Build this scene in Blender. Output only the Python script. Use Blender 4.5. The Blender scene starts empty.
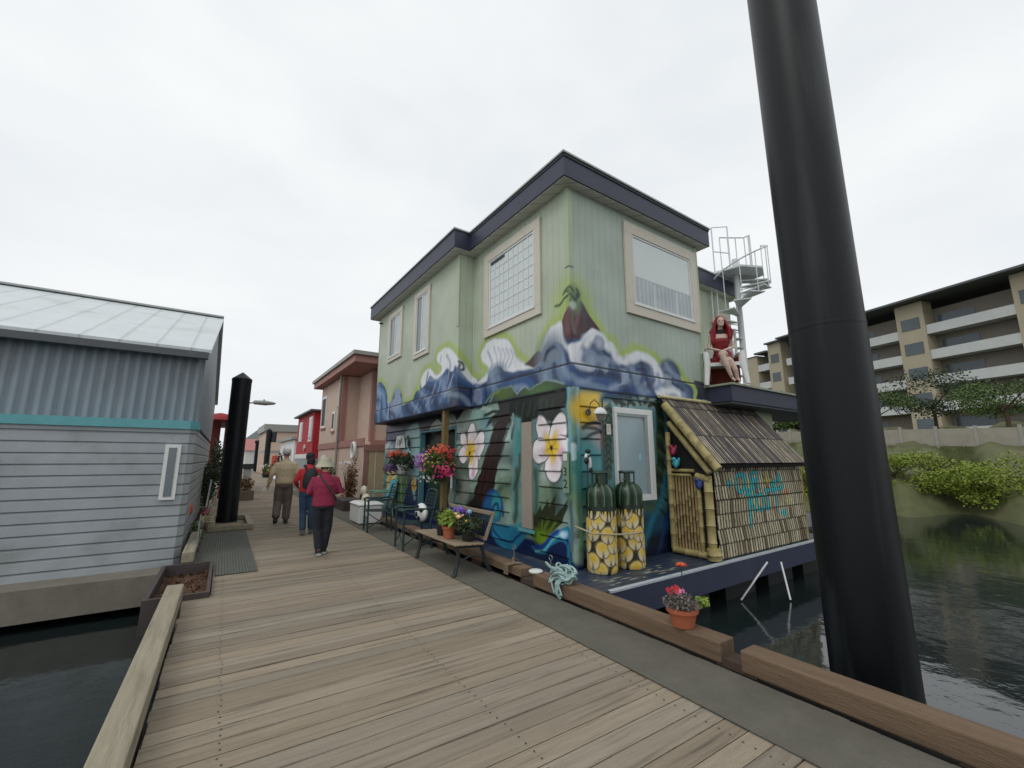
import bpy, bmesh, math, random
import numpy as np
from mathutils import Vector, Matrix
R=math.radians; PI=math.pi
rnd=random.Random(7)
sc=bpy.context.scene; C=bpy.context.collection

# ------------------------------------------------------------ materials
def lin(c): return tuple(((v/255)/12.92 if v/255<=.04045 else ((v/255+.055)/1.055)**2.4) for v in c[:3])
_m={}
def mat(name,col,rough=.7,var=.12,scale=6,metal=0,bump=0,bscale=40,spec=.5,attr=None,stretch=None,srgb=True,stain=None):
    if name in _m: return _m[name]
    m=bpy.data.materials.new(name); m.use_nodes=True; nt=m.node_tree; N=nt.nodes; Lk=nt.links
    b=N['Principled BSDF']; b.inputs['Roughness'].default_value=rough; b.inputs['Metallic'].default_value=metal
    b.inputs['Specular IOR Level'].default_value=spec
    c=lin(col) if srgb else col
    tc=N.new('ShaderNodeTexCoord'); mp=N.new('ShaderNodeMapping'); Lk.new(tc.outputs['Object'],mp.inputs[0])
    if stretch: mp.inputs['Scale'].default_value=stretch
    nz=N.new('ShaderNodeTexNoise'); nz.inputs['Scale'].default_value=scale; nz.inputs['Detail'].default_value=6; nz.inputs['Roughness'].default_value=.65
    Lk.new(mp.outputs[0],nz.inputs['Vector'])
    mr=N.new('ShaderNodeMapRange'); mr.inputs[1].default_value=.25; mr.inputs[2].default_value=.75; mr.inputs[3].default_value=1-var; mr.inputs[4].default_value=1+var
    Lk.new(nz.outputs[0],mr.inputs[0])
    mx=N.new('ShaderNodeVectorMath'); mx.operation='SCALE'; Lk.new(mr.outputs[0],mx.inputs['Scale'])
    if attr:
        at=N.new('ShaderNodeAttribute'); at.attribute_name=attr; src=at.outputs['Color']
        Lk.new(src,mx.inputs[0])
    else: mx.inputs[0].default_value=c
    out=mx.outputs[0]
    if stain:
        n2=N.new('ShaderNodeTexNoise'); n2.inputs['Scale'].default_value=stain[1]; n2.inputs['Detail'].default_value=8
        Lk.new(mp.outputs[0],n2.inputs['Vector'])
        r2=N.new('ShaderNodeMapRange'); r2.inputs[1].default_value=.55; r2.inputs[2].default_value=.72; r2.inputs[4].default_value=stain[2]; Lk.new(n2.outputs[0],r2.inputs[0])
        mm=N.new('ShaderNodeMixRGB'); Lk.new(r2.outputs[0],mm.inputs[0]); Lk.new(out,mm.inputs[1]); mm.inputs[2].default_value=(*lin(stain[0]),1); out=mm.outputs[0]
    Lk.new(out,b.inputs['Base Color'])
    if bump:
        n3=N.new('ShaderNodeTexNoise'); n3.inputs['Scale'].default_value=bscale; n3.inputs['Detail'].default_value=5; Lk.new(mp.outputs[0],n3.inputs['Vector'])
        bp=N.new('ShaderNodeBump'); bp.inputs['Strength'].default_value=bump; bp.inputs['Distance'].default_value=.02
        Lk.new(n3.outputs[0],bp.inputs['Height']); Lk.new(bp.outputs[0],b.inputs['Normal'])
    _m[name]=m; return m
def glass_mat(name,col,rough=.06):
    m=mat(name,col,rough,var=.05,scale=1,spec=.9); return m

# ------------------------------------------------------------ objects
def tag(o,label=None,cat=None,group=None,kind=None):
    if label: o['label']=label
    if cat: o['category']=cat
    if group: o['group']=group
    if kind: o['kind']=kind
    return o
def thing(name,label,cat,loc=(0,0,0),rz=0,group=None):
    o=bpy.data.objects.new(name,None); C.objects.link(o); o.location=loc; o.rotation_euler=(0,0,rz); o.empty_display_size=.1
    return tag(o,label,cat,group)
class MB:
    def __init__(s): s.v=[]; s.f=[]; s.c=None; s.smooth=False
    def add(s,vs,fs):
        n=len(s.v); s.v+=[tuple(v) for v in vs]; s.f+=[tuple(i+n for i in f) for f in fs]; return s
    def box(s,x0,x1,y0,y1,z0,z1,M=None):
        vs=[(x,y,z) for z in (z0,z1) for y in (y0,y1) for x in (x0,x1)]
        if M: vs=[M@Vector(v) for v in vs]
        return s.add(vs,[(0,2,3,1),(4,5,7,6),(0,1,5,4),(2,6,7,3),(0,4,6,2),(1,3,7,5)])
    def bar(s,a,b,w,h,up=(0,0,1)):
        a=Vector(a);b=Vector(b);d=(b-a).normalized();u=Vector(up)
        if abs(d.dot(u))>.98: u=Vector((0,1,0))
        r=d.cross(u).normalized();u=r.cross(d)
        vs=[p+r*(i*w/2)+u*(j*h/2) for p in (a,b) for j in (-1,1) for i in (-1,1)]
        return s.add(vs,[(0,1,3,2),(4,6,7,5),(0,4,5,1),(2,3,7,6),(0,2,6,4),(1,5,7,3)])
    def tube(s,pts,rad,seg=8,cap=True,flat=1.0):
        pts=[Vector(p) for p in pts]; n=len(pts)
        if not hasattr(rad,'__len__'): rad=[rad]*n
        rings=[]; u=None
        for i,p in enumerate(pts):
            d=(pts[min(i+1,n-1)]-pts[max(i-1,0)]).normalized()
            if u is None:
                u=Vector((0,0,1)) if abs(d.z)<.9 else Vector((0,1,0))
            u=(u-d*u.dot(d))
            if u.length<1e-4: u=Vector((1,0,0))-d*d.x
            u.normalize(); r=d.cross(u)
            rings.append([p+(r*math.cos(2*PI*k/seg)+u*math.sin(2*PI*k/seg)*flat)*rad[i] for k in range(seg)])
        vs=[v for g in rings for v in g]
        fs=[(i*seg+k,i*seg+(k+1)%seg,(i+1)*seg+(k+1)%seg,(i+1)*seg+k) for i in range(n-1) for k in range(seg)]
        if cap: fs+=[tuple(reversed(range(seg))),tuple((n-1)*seg+k for k in range(seg))]
        return s.add(vs,fs)
    def loft(s,secs,seg=20,cap=True):   # secs: (cx,cy,cz,rx,ry)
        vs=[];n=len(secs)
        for (cx,cy,cz,rx,ry) in secs: vs+=[(cx+rx*math.cos(2*PI*k/seg),cy+ry*math.sin(2*PI*k/seg),cz) for k in range(seg)]
        fs=[(i*seg+k,i*seg+(k+1)%seg,(i+1)*seg+(k+1)%seg,(i+1)*seg+k) for i in range(n-1) for k in range(seg)]
        if cap: fs+=[tuple(reversed(range(seg))),tuple((n-1)*seg+k for k in range(seg))]
        return s.add(vs,fs)
    def lathe(s,prof,cx=0,cy=0,cz=0,seg=24,cap=True): return s.loft([(cx,cy,cz+z,max(r,1e-4),max(r,1e-4)) for r,z in prof],seg,cap)
    def ball(s,c,r,seg=12,rings=8):
        if not hasattr(r,'__len__'): r=(r,r,r)
        return s.loft([(c[0],c[1],c[2]-r[2]*math.cos(PI*i/rings),max(r[0]*math.sin(PI*i/rings),1e-4),max(r[1]*math.sin(PI*i/rings),1e-4)) for i in range(rings+1)],seg)
    def prism(s,poly,a,b,axis):   # polygon in the two other axes extruded along axis
        def P(p,t):
            return {'x':(t,p[0],p[1]),'y':(p[0],t,p[1]),'z':(p[0],p[1],t)}[axis]
        n=len(poly); vs=[P(p,a) for p in poly]+[P(p,b) for p in poly]
        return s.add(vs,[tuple(reversed(range(n))),tuple(range(n,2*n))]+[(i,(i+1)%n,n+(i+1)%n,n+i) for i in range(n)])
    def leaves(s,c,r,n,size,rr=rnd,shell=.35,flatz=1.0):
        cs=[];rs=[]
        if not hasattr(r,'__len__'): r=(r,r,r)
        for _ in range(n):
            d=Vector((rr.gauss(0,1),rr.gauss(0,1),rr.gauss(0,1))).normalized(); t=rr.uniform(shell,1)**.6
            p=Vector((c[0]+d.x*r[0]*t,c[1]+d.y*r[1]*t,c[2]+d.z*r[2]*t))
            s.leaf(p,size*rr.uniform(.6,1.3),rr)
        return s
    def leaf(s,p,z,rr=rnd):
        a=Vector((rr.gauss(0,1),rr.gauss(0,1),rr.gauss(0,.7))).normalized(); b=a.cross(Vector((rr.gauss(0,1),rr.gauss(0,1),rr.gauss(0,1)))).normalized()
        return s.add([p-a*z*.5,p+b*z*.28,p+a*z*.5,p-b*z*.28],[(0,1,2,3)])
    def build(s,name,m,parent=None,smooth=False,bevel=0,kind=None,remesh=0,sub=0,edge=35):
        me=bpy.data.meshes.new(name); me.from_pydata(s.v,[],s.f)
        bm=bmesh.new(); bm.from_mesh(me); bmesh.ops.recalc_face_normals(bm,faces=bm.faces) if len(s.f)<60000 and not s.c else None; bm.to_mesh(me); bm.free()
        me.materials.append(m); o=bpy.data.objects.new(name,me); C.objects.link(o)
        if parent: o.parent=parent
        if smooth or remesh:
            me.polygons.foreach_set('use_smooth',[True]*len(me.polygons))
            if not remesh: me.set_sharp_from_angle(angle=R(edge))
        if bevel:
            md=o.modifiers.new('b','BEVEL'); md.width=bevel; md.segments=2; md.limit_method='ANGLE'
        if remesh:
            md=o.modifiers.new('r','REMESH'); md.mode='VOXEL'; md.voxel_size=remesh; md.use_smooth_shade=True
            ms=o.modifiers.new('s','SMOOTH'); ms.iterations=3; ms.factor=.5
        if kind: o['kind']=kind
        return o
def kids(o): return [c for c in bpy.data.objects if c.parent==o]
def copy_tree(o,parent=None):
    c=o.copy(); C.objects.link(c); c.parent=parent
    for ch in kids(o): copy_tree(ch,c)
    return c

# ------------------------------------------------------------ the mural painter (paint stored on the wall's own vertices, in wall metres)
def catmull(p,closed,k=6):
    p=[np.array(q,float) for q in p]; n=len(p); out=[]
    rng=range(n) if closed else range(n-1)
    for i in rng:
        a=p[(i-1)%n] if closed or i>0 else p[0]; b=p[i]; c=p[(i+1)%n]; d=p[(i+2)%n] if closed or i+2<n else p[-1]
        for j in range(k):
            t=j/k; out.append(.5*((2*b)+(-a+c)*t+(2*a-5*b+4*c-d)*t*t+(-a+3*b-3*c+d)*t**3))
    if not closed: out.append(p[-1])
    return np.array(out)
class Canvas:
    def __init__(s,u,z,base,warp=.012):
        s.u=u; s.z=z
        s.wu=u+warp*(np.sin(z*9.1+u*5.3)+.5*np.sin(z*23+u*17+1)); s.wz=z+warp*(np.sin(u*8.3-z*4.1+2)+.5*np.sin(u*21+z*13))
        s.c=np.tile(np.array(lin(base),float),(len(u),1))
        s.n=.5+.25*np.sin(u*3.1+np.sin(z*4.3)*1.4)+.25*np.sin(z*5.7+u*2.2+np.sin(u*7.1))
    def blend(s,idx,a,col):
        col=np.array(lin(col)); a=np.clip(a,0,1)[:,None]; s.c[idx]=s.c[idx]*(1-a)+col*a
    def seld(s,P,m):
        return np.where((s.wu>P[:,0].min()-m)&(s.wu<P[:,0].max()+m)&(s.wz>P[:,1].min()-m)&(s.wz<P[:,1].max()+m))[0]
    def dist(s,idx,P,closed):
        x=s.wu[idx];y=s.wz[idx]; d=np.full(len(idx),9.0); ins=np.zeros(len(idx),bool); n=len(P)
        for i in range(n if closed else n-1):
            a=P[i];b=P[(i+1)%n]; e=b-a; L2=e@e+1e-12
            t=np.clip(((x-a[0])*e[0]+(y-a[1])*e[1])/L2,0,1)
            d=np.minimum(d,np.hypot(x-a[0]-t*e[0],y-a[1]-t*e[1]))
            if closed:
                cr=((a[1]>y)!=(b[1]>y)); xi=a[0]+(y-a[1])*e[0]/(e[1] if abs(e[1])>1e-9 else 1e-9); ins^=cr&(x<xi)
        return d,ins
    def poly(s,pts,col,soft=.02,sm=1):
        P=catmull(pts,True) if sm else np.array(pts,float)
        i=s.seld(P,soft); 
        if not len(i): return
        d,ins=s.dist(i,P,True); sd=np.where(ins,d,-d); s.blend(i,.5+sd/(soft+1e-6),col)
    def stroke(s,pts,w,col,soft=.02,sm=1):
        P=catmull(pts,False) if sm and len(pts)>2 else np.array(pts,float)
        i=s.seld(P,w/2+soft)
        if not len(i): return
        d,_=s.dist(i,P,False); s.blend(i,.5+(w/2-d)/(soft+1e-6),col)
    def ell(s,pts,rx,rz,col,soft=.03,rot=0):
        c=pts[0]; x=s.wu-c[0];y=s.wz-c[1]; X=x*math.cos(rot)+y*math.sin(rot);Y=-x*math.sin(rot)+y*math.cos(rot)
        q=np.sqrt((X/rx)**2+(Y/rz)**2); m=min(rx,rz); i=np.where((q-1)*m<soft)[0]
        s.blend(i,.5+(1-q[i])*m/(soft+1e-6),col)
    def run(s,ops):
        for o in ops:
            k=o[0]
            if k=='p': s.poly(*o[1:])
            elif k=='s': s.stroke(*o[1:])
            else: s.ell(*o[1:])
def grid_obj(name,P,nu,nz,colors,m,parent=None,skip=None,flip=False):
    """P: (nz*nu,3) points row by row"""
    i=np.arange(nz-1)[:,None]*nu+np.arange(nu-1)[None,:]; i=i.ravel()
    F=np.stack([i,i+1,i+1+nu,i+nu],1)
    if flip: F=F[:,::-1]
    if skip is not None: F=F[~skip[i]]
    me=bpy.data.meshes.new(name); me.vertices.add(len(P)); me.vertices.foreach_set('co',np.ascontiguousarray(P,dtype=np.float32).ravel())
    me.loops.add(F.size); me.loops.foreach_set('vertex_index',np.ascontiguousarray(F.ravel(),dtype=np.int32))
    me.polygons.add(len(F)); me.polygons.foreach_set('loop_start',np.arange(0,F.size,4,dtype=np.int32)); me.polygons.foreach_set('loop_total',np.full(len(F),4,dtype=np.int32))
    me.update(calc_edges=True)
    ca=me.color_attributes.new('paint','FLOAT_COLOR','POINT'); ca.data.foreach_set('color',np.concatenate([colors,np.ones((len(P),1))],1).astype(np.float32).ravel())
    me.materials.append(m); me.validate()
    o=bpy.data.objects.new(name,me); C.objects.link(o)
    if parent: o.parent=parent
    return o
def hsh(a,b=0): 
    v=np.sin(a*127.1+b*311.7)*43758.5453; return v-np.floor(v)
MURAL_UP=[
['s',[[-8.6,3.52],[-8.27,3.78],[-7.77,3.53],[-7.45,3.09],[-7.2,3.06],[-7.0,3.28],[-6.7,3.38],[-6.38,3.18],[-6.28,2.91],[-6.07,2.89],[-5.68,2.94],[-5.44,3.13],[-5.2,3.15],[-5.17,3.41],[-4.94,3.54],[-4.61,3.53],[-4.27,3.34],[-4.12,3.36],[-4.08,3.5],[-4.3,3.66],[-4.26,3.83],[-3.86,3.86],[-3.53,3.74],[-3.28,3.53],[-3.11,3.39],[-2.95,3.2],[-2.74,3.08],[-2.51,3.11],[-2.36,3.26],[-2.59,3.4],[-2.63,3.6],[-2.37,3.78],[-2.01,3.78],[-1.67,3.64],[-1.51,3.44],[-1.42,3.31],[-1.24,3.17],[-1.1,3.07],[-0.93,3.01],[-0.75,3.07],[-0.72,3.27],[-0.53,3.56],[-0.33,3.61],[-0.19,3.58],[-0.1,3.73],[-0.02,3.79],[0.23,3.93],[0.39,3.73],[0.62,3.5],[0.77,3.36],[0.87,3.39],[0.95,3.29],[1.02,3.17],[1.16,3.15],[1.37,3.28],[1.58,3.33],[1.78,3.29],[1.99,3.21],[2.15,3.12],[2.39,3.15],[2.59,3.1],[2.69,2.97],[2.87,2.89],[3.01,2.75],[3.02,2.6]],0.26,[172,192,112],0.1,1],
['s',[[1.99,3.21],[2.15,3.12],[2.39,3.15],[2.59,3.1],[2.69,2.97],[2.87,2.89],[3.01,2.75],[3.02,2.6]],0.24,[160,186,92],0.07,1],
['e',[[0.02,3.93]],0.4,0.36,[172,192,112],0.4],
['p',[[-8.6,3.52],[-8.27,3.78],[-7.77,3.53],[-7.45,3.09],[-7.2,3.06],[-7.0,3.28],[-6.7,3.38],[-6.38,3.18],[-6.28,2.91],[-6.07,2.89],[-5.68,2.94],[-5.44,3.13],[-5.2,3.15],[-5.17,3.41],[-4.94,3.54],[-4.61,3.53],[-4.27,3.34],[-4.12,3.36],[-4.08,3.5],[-4.3,3.66],[-4.26,3.83],[-3.86,3.86],[-3.53,3.74],[-3.28,3.53],[-3.11,3.39],[-2.95,3.2],[-2.74,3.08],[-2.51,3.11],[-2.36,3.26],[-2.59,3.4],[-2.63,3.6],[-2.37,3.78],[-2.01,3.78],[-1.67,3.64],[-1.51,3.44],[-1.42,3.31],[-1.24,3.17],[-1.1,3.07],[-0.93,3.01],[-0.75,3.07],[-0.72,3.27],[-0.53,3.56],[-0.33,3.61],[-0.19,3.58],[-0.1,3.73],[-0.02,3.79],[0.23,3.93],[0.39,3.73],[0.62,3.5],[0.77,3.36],[0.87,3.39],[0.95,3.29],[1.02,3.17],[1.16,3.15],[1.37,3.28],[1.58,3.33],[1.78,3.29],[1.99,3.21],[2.15,3.12],[2.39,3.15],[2.59,3.1],[2.69,2.97],[2.87,2.89],[3.01,2.75],[3.02,2.6],[2.85,2.5],[-8.9,2.5]],[54,88,138],0.03,1],
['p',[[-3.6,2.5],[-3.6,2.95],[-2.95,2.95],[-2.95,2.5]],[28,46,88],0.05,0],
['p',[[-8.5,2.93],[-8.6,3.52],[-8.27,3.78],[-7.77,3.53],[-7.45,3.09],[-7.54,2.59]],[84,126,178],0.04,1],
['s',[[-8.32,3.54],[-8.17,3.23],[-8.2,2.88]],0.1,[150,172,190],0.1,1],
['s',[[-7.46,3.15],[-7.34,2.88],[-7.38,2.61]],0.09,[176,192,206],0.06,1],
['p',[[-7.19,3.01],[-7.0,3.28],[-6.7,3.38],[-6.38,3.18],[-6.34,2.86],[-6.59,2.58],[-7.06,2.61]],[120,146,182],0.05,1],
['e',[[-6.73,3.06]],0.28,0.34,[150,170,196],0.12],
['p',[[-4.26,3.83],[-3.86,3.86],[-3.53,3.74],[-3.28,3.53],[-3.11,3.39],[-2.95,3.2],[-2.74,3.06],[-2.9,3.02],[-3.09,3.14],[-3.25,3.27],[-3.42,3.38],[-3.55,3.28],[-3.79,3.41],[-3.97,3.31],[-4.27,3.23],[-4.65,3.38],[-4.81,3.26],[-5.08,3.16],[-5.17,3.41],[-4.94,3.54],[-4.61,3.53],[-4.27,3.34],[-4.08,3.39],[-4.08,3.5],[-4.3,3.66]],[232,235,238],0.05,1],
['p',[[-2.51,3.11],[-2.36,3.26],[-2.59,3.4],[-2.63,3.6],[-2.37,3.78],[-2.01,3.78],[-1.67,3.64],[-1.51,3.44],[-1.42,3.31],[-1.24,3.17],[-1.1,3.07],[-0.93,3.02],[-1.07,3.0],[-1.36,3.03],[-1.77,3.1],[-2.04,3.2],[-2.29,3.19],[-2.39,3.03],[-2.58,2.98],[-2.82,3.01]],[232,235,238],0.05,1],
['p',[[-0.75,3.07],[-0.72,3.27],[-0.53,3.56],[-0.33,3.61],[-0.19,3.58],[-0.18,3.34],[-0.07,3.22],[0.18,3.3],[0.31,3.42],[0.4,3.51],[0.53,3.52],[0.69,3.44],[0.77,3.36],[0.87,3.39],[0.95,3.29],[1.02,3.17],[1.06,3.07],[0.87,3.03],[0.69,3.09],[0.63,3.16],[0.47,3.19],[0.34,3.13],[0.3,3.0],[0.29,2.91],[0.15,2.91],[0.01,2.93],[-0.05,3.1],[-0.14,3.18],[-0.25,3.25],[-0.39,3.23],[-0.54,3.2],[-0.64,3.09]],[232,235,238],0.05,1],
['p',[[1.02,3.17],[1.16,3.15],[1.37,3.28],[1.58,3.33],[1.78,3.29],[1.99,3.21],[2.12,3.07],[2.19,2.97],[2.07,2.88],[1.95,2.73],[2.17,2.73],[2.46,2.78],[2.61,2.74],[2.57,2.64],[2.27,2.58],[1.99,2.59],[1.84,2.72],[1.91,2.9],[1.81,3.03],[1.61,3.07],[1.4,3.01],[1.2,2.99],[1.01,3.03]],[232,235,238],0.05,1],
['p',[[-1.17,3.09],[-0.79,3.29],[-0.65,3.22],[-0.72,3.09],[-0.93,3.02]],[84,66,70],0.02,0],
['p',[[-0.16,3.32],[-0.2,3.59],[-0.11,3.71],[-0.03,3.79],[0.05,3.76],[0.16,3.87],[0.22,3.92],[0.39,3.73],[0.64,3.5],[0.45,3.53],[0.26,3.41],[0.16,3.31],[0.06,3.33],[-0.02,3.26]],[76,46,50],0.015,0],
['s',[[-0.03,3.73],[-0.08,3.6],[-0.08,3.41]],0.1,[112,66,74],0.08,1],
['s',[[0.14,3.81],[0.15,3.64],[0.07,3.44]],0.07,[122,84,98],0.06,1],
['s',[[0.26,3.76],[0.34,3.61],[0.4,3.54]],0.08,[66,58,76],0.06,1],
['s',[[0.05,3.72],[0.05,3.52],[0.08,3.41]],0.05,[110,100,92],0.05,1],
['e',[[0.09,3.93]],0.13,0.2,[116,142,106],0.12],
['s',[[-0.33,3.91],[-0.23,3.9],[-0.13,3.95],[-0.09,3.97]],0.045,[58,84,66],0.03,1],
['s',[[-0.16,4.03],[-0.13,4.08],[-0.04,4.11],[0.03,4.09],[0.07,4.04]],0.04,[58,84,66],0.03,1],
['s',[[-0.09,3.96],[-0.02,4.0],[0.02,3.96],[0.08,3.93],[0.04,3.84]],0.035,[58,84,66],0.03,1],
['s',[[-0.11,4.06],[-0.04,4.05]],0.04,[58,84,66],0.03,1],
['s',[[0.04,3.81],[0.06,3.88],[0.12,3.94],[0.15,4.01]],0.045,[58,84,66],0.03,1],
['s',[[0.15,4.09],[0.19,4.03],[0.17,3.98]],0.05,[58,84,66],0.03,1],
['s',[[-0.0,3.9],[0.02,3.82],[0.08,3.83]],0.03,[58,84,66],0.03,1],
['e',[[0.05,3.82]],0.06,0.07,[190,206,196],0.04],
['e',[[0.47,3.07]],0.29,0.29,[44,66,106],0.1],
['e',[[0.44,3.02]],0.204,0.204,[112,132,160],0.26],
['e',[[0.4,2.98]],0.096,0.096,[160,174,192],0.2],
['e',[[0.78,3.05]],0.25,0.27,[44,66,106],0.1],
['e',[[0.74,3.0]],0.17,0.187,[112,132,160],0.26],
['e',[[0.71,2.96]],0.08000000000000002,0.08800000000000001,[160,174,192],0.2],
['e',[[1.22,2.92]],0.22000000000000003,0.22000000000000003,[44,66,106],0.1],
['e',[[1.18,2.87]],0.14450000000000002,0.14450000000000002,[112,132,160],0.26],
['e',[[1.14,2.83]],0.068,0.068,[160,174,192],0.2],
['e',[[1.62,2.9]],0.3,0.31,[44,66,106],0.1],
['e',[[1.58,2.85]],0.2125,0.221,[112,132,160],0.26],
['e',[[1.53,2.81]],0.1,0.10400000000000001,[160,174,192],0.2],
['e',[[2.36,2.95]],0.32,0.35,[44,66,106],0.1],
['e',[[2.31,2.89]],0.2295,0.255,[112,132,160],0.26],
['e',[[2.27,2.85]],0.10800000000000001,0.12,[160,174,192],0.2],
['e',[[2.77,2.73]],0.25,0.22000000000000003,[44,66,106],0.1],
['e',[[2.72,2.67]],0.17,0.14450000000000002,[112,132,160],0.26],
['e',[[2.67,2.63]],0.08000000000000002,0.068,[160,174,192],0.2],
['s',[[0.31,3.24],[0.44,3.37],[0.62,3.42],[0.77,3.31],[0.91,3.25],[0.99,3.11],[1.16,3.08],[1.36,3.18],[1.59,3.25],[1.83,3.21],[2.01,3.12],[2.11,2.96],[1.95,2.78],[2.11,2.69],[2.37,2.71],[2.57,2.68]],0.13,[226,230,236],0.09,1],
['s',[[0.18,3.11],[0.11,2.95],[0.23,2.87],[0.42,2.85]],0.1,[214,220,230],0.1,1],
['s',[[0.7,3.19],[0.85,3.13],[0.82,2.98]],0.05,[30,48,92],0.05,1],
['s',[[1.1,2.99],[1.27,2.98],[1.26,2.86]],0.05,[30,48,92],0.05,1],
['s',[[1.47,3.02],[1.68,3.0],[1.67,2.84]],0.05,[30,48,92],0.05,1],
['s',[[2.26,3.05],[2.46,3.0],[2.41,2.85]],0.05,[30,48,92],0.05,1],
['e',[[-0.49,3.06]],0.34,0.42,[124,138,152],0.25],
['e',[[-0.36,2.81]],0.28,0.2,[112,132,160],0.18],
['s',[[-0.75,2.94],[-0.54,3.2],[-0.34,3.24],[-0.16,3.12],[-0.08,2.92]],0.07,[28,46,88],0.07,1],
['e',[[0.61,3.32]],0.1,0.1,[170,178,196],0.08],
['s',[[0.5,3.33],[0.6,3.41],[0.7,3.35],[0.65,3.24]],0.04,[140,150,180],0.05,1],
['s',[[-3.27,3.45],[-3.18,3.42],[-3.16,3.32],[-3.27,3.28],[-3.25,3.39]],0.05,[36,44,60],0.03,1],
['s',[[-3.8,3.67],[-3.65,3.51],[-3.69,3.31],[-3.77,3.11]],0.06,[150,160,176],0.07,1],
['s',[[-4.1,3.73],[-4.14,3.6]],0.04,[160,168,184],0.05,1],
['s',[[-4.77,3.46],[-4.86,3.22],[-4.95,2.98]],0.07,[104,120,150],0.07,1],
['s',[[-4.32,3.23],[-4.4,2.98],[-4.71,2.74]],0.08,[86,108,150],0.07,1],
['s',[[-3.83,3.24],[-3.9,2.91],[-4.08,2.68]],0.08,[120,140,172],0.08,1],
['s',[[-3.55,3.24],[-3.58,2.95],[-3.65,2.67]],0.09,[98,118,148],0.09,1],
['s',[[-5.45,2.63],[-5.18,2.89],[-5.02,3.1]],0.06,[128,154,184],0.06,1],
['s',[[-5.1,2.67],[-4.83,2.92],[-4.68,3.13]],0.06,[90,116,160],0.06,1],
['s',[[-4.76,2.7],[-4.51,2.94],[-4.36,3.15]],0.06,[150,166,190],0.06,1],
['s',[[-4.44,2.74],[-4.2,2.97],[-4.06,3.17]],0.06,[128,154,184],0.06,1],
['s',[[-4.13,2.77],[-3.91,3.0],[-3.77,3.19]],0.06,[90,116,160],0.06,1],
['s',[[-3.84,2.8],[-3.63,3.02],[-3.5,3.21]],0.06,[150,166,190],0.06,1],
['s',[[-2.36,3.18],[-2.22,3.35],[-2.37,3.58]],0.05,[160,166,186],0.06,1],
['s',[[-2.15,3.65],[-2.04,3.43],[-2.04,3.22]],0.03,[176,180,198],0.05,1],
['s',[[-2.01,3.6],[-1.9,3.41],[-1.94,3.2]],0.03,[176,180,198],0.05,1],
['s',[[-1.87,3.55],[-1.77,3.38],[-1.83,3.19]],0.03,[176,180,198],0.05,1],
['s',[[-1.74,3.5],[-1.64,3.35],[-1.74,3.17]],0.03,[176,180,198],0.05,1],
['s',[[-1.61,3.46],[-1.51,3.33],[-1.64,3.15]],0.03,[176,180,198],0.05,1],
['e',[[-2.04,3.09]],0.3,0.2,[120,140,166],0.15],
['s',[[-2.39,2.97],[-2.14,3.07],[-1.77,3.04],[-1.3,2.97],[-0.93,2.97],[-0.75,3.04]],0.05,[96,120,160],0.06,1],
['s',[[-2.89,2.78],[-2.58,2.86],[-2.21,2.9]],0.1,[96,120,165],0.1,1],
['e',[[-2.73,2.74]],0.2,0.16,[120,128,158],0.1],
['s',[[0.08,2.6],[0.33,2.71],[0.46,2.88]],0.1,[132,152,186],0.1,1],
['s',[[0.43,2.6],[0.69,2.72],[0.82,2.89]],0.1,[60,86,140],0.1,1],
['s',[[0.8,2.6],[1.08,2.73],[1.19,2.9]],0.1,[150,166,196],0.1,1],
['s',[[1.2,2.6],[1.5,2.74],[1.59,2.92]],0.1,[52,76,128],0.1,1],
['s',[[1.62,2.6],[1.95,2.75],[2.02,2.93]],0.1,[128,148,184],0.1,1],
['s',[[0.09,2.88],[0.25,2.86],[0.42,2.91]],0.05,[170,184,200],0.05,1],
['s',[[0.0,2.78],[0.24,2.75],[0.59,2.82]],0.08,[56,78,124],0.08,1],
['p',[[3.1,2.98],[3.5,2.97],[3.46,2.64],[2.99,2.6]],[44,46,66],0.02,0],
['s',[[2.73,2.98],[2.94,2.92],[3.08,2.8],[3.06,2.63]],0.1,[172,192,112],0.03,1],
['p',[[-2.31,2.5],[-2.1,2.7],[-1.83,2.79],[-1.54,2.78],[-1.45,2.65],[-1.36,2.61],[-1.19,2.71],[-0.96,2.68],[-0.86,2.69],[-0.62,2.73],[-0.36,2.71],[-0.16,2.63],[-0.06,2.57],[-0.02,2.5],[-2.4,2.5]],[62,78,58],0.02,0],
['s',[[-2.28,2.55],[-2.1,2.7],[-1.83,2.79],[-1.54,2.79],[-1.45,2.67],[-1.36,2.61],[-1.28,2.68],[-1.13,2.72],[-0.99,2.66],[-0.86,2.69],[-0.62,2.73],[-0.36,2.71],[-0.16,2.63]],0.025,[150,170,180],0.015,0],
['e',[[-1.77,2.69]],0.28,0.12,[84,108,56],0.12],
['e',[[-0.75,2.6]],0.4,0.1,[80,112,66],0.12],
['s',[[-2.42,2.58],[-2.21,2.69],[-1.93,2.73]],0.04,[120,150,60],0.05,1]]
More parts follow.
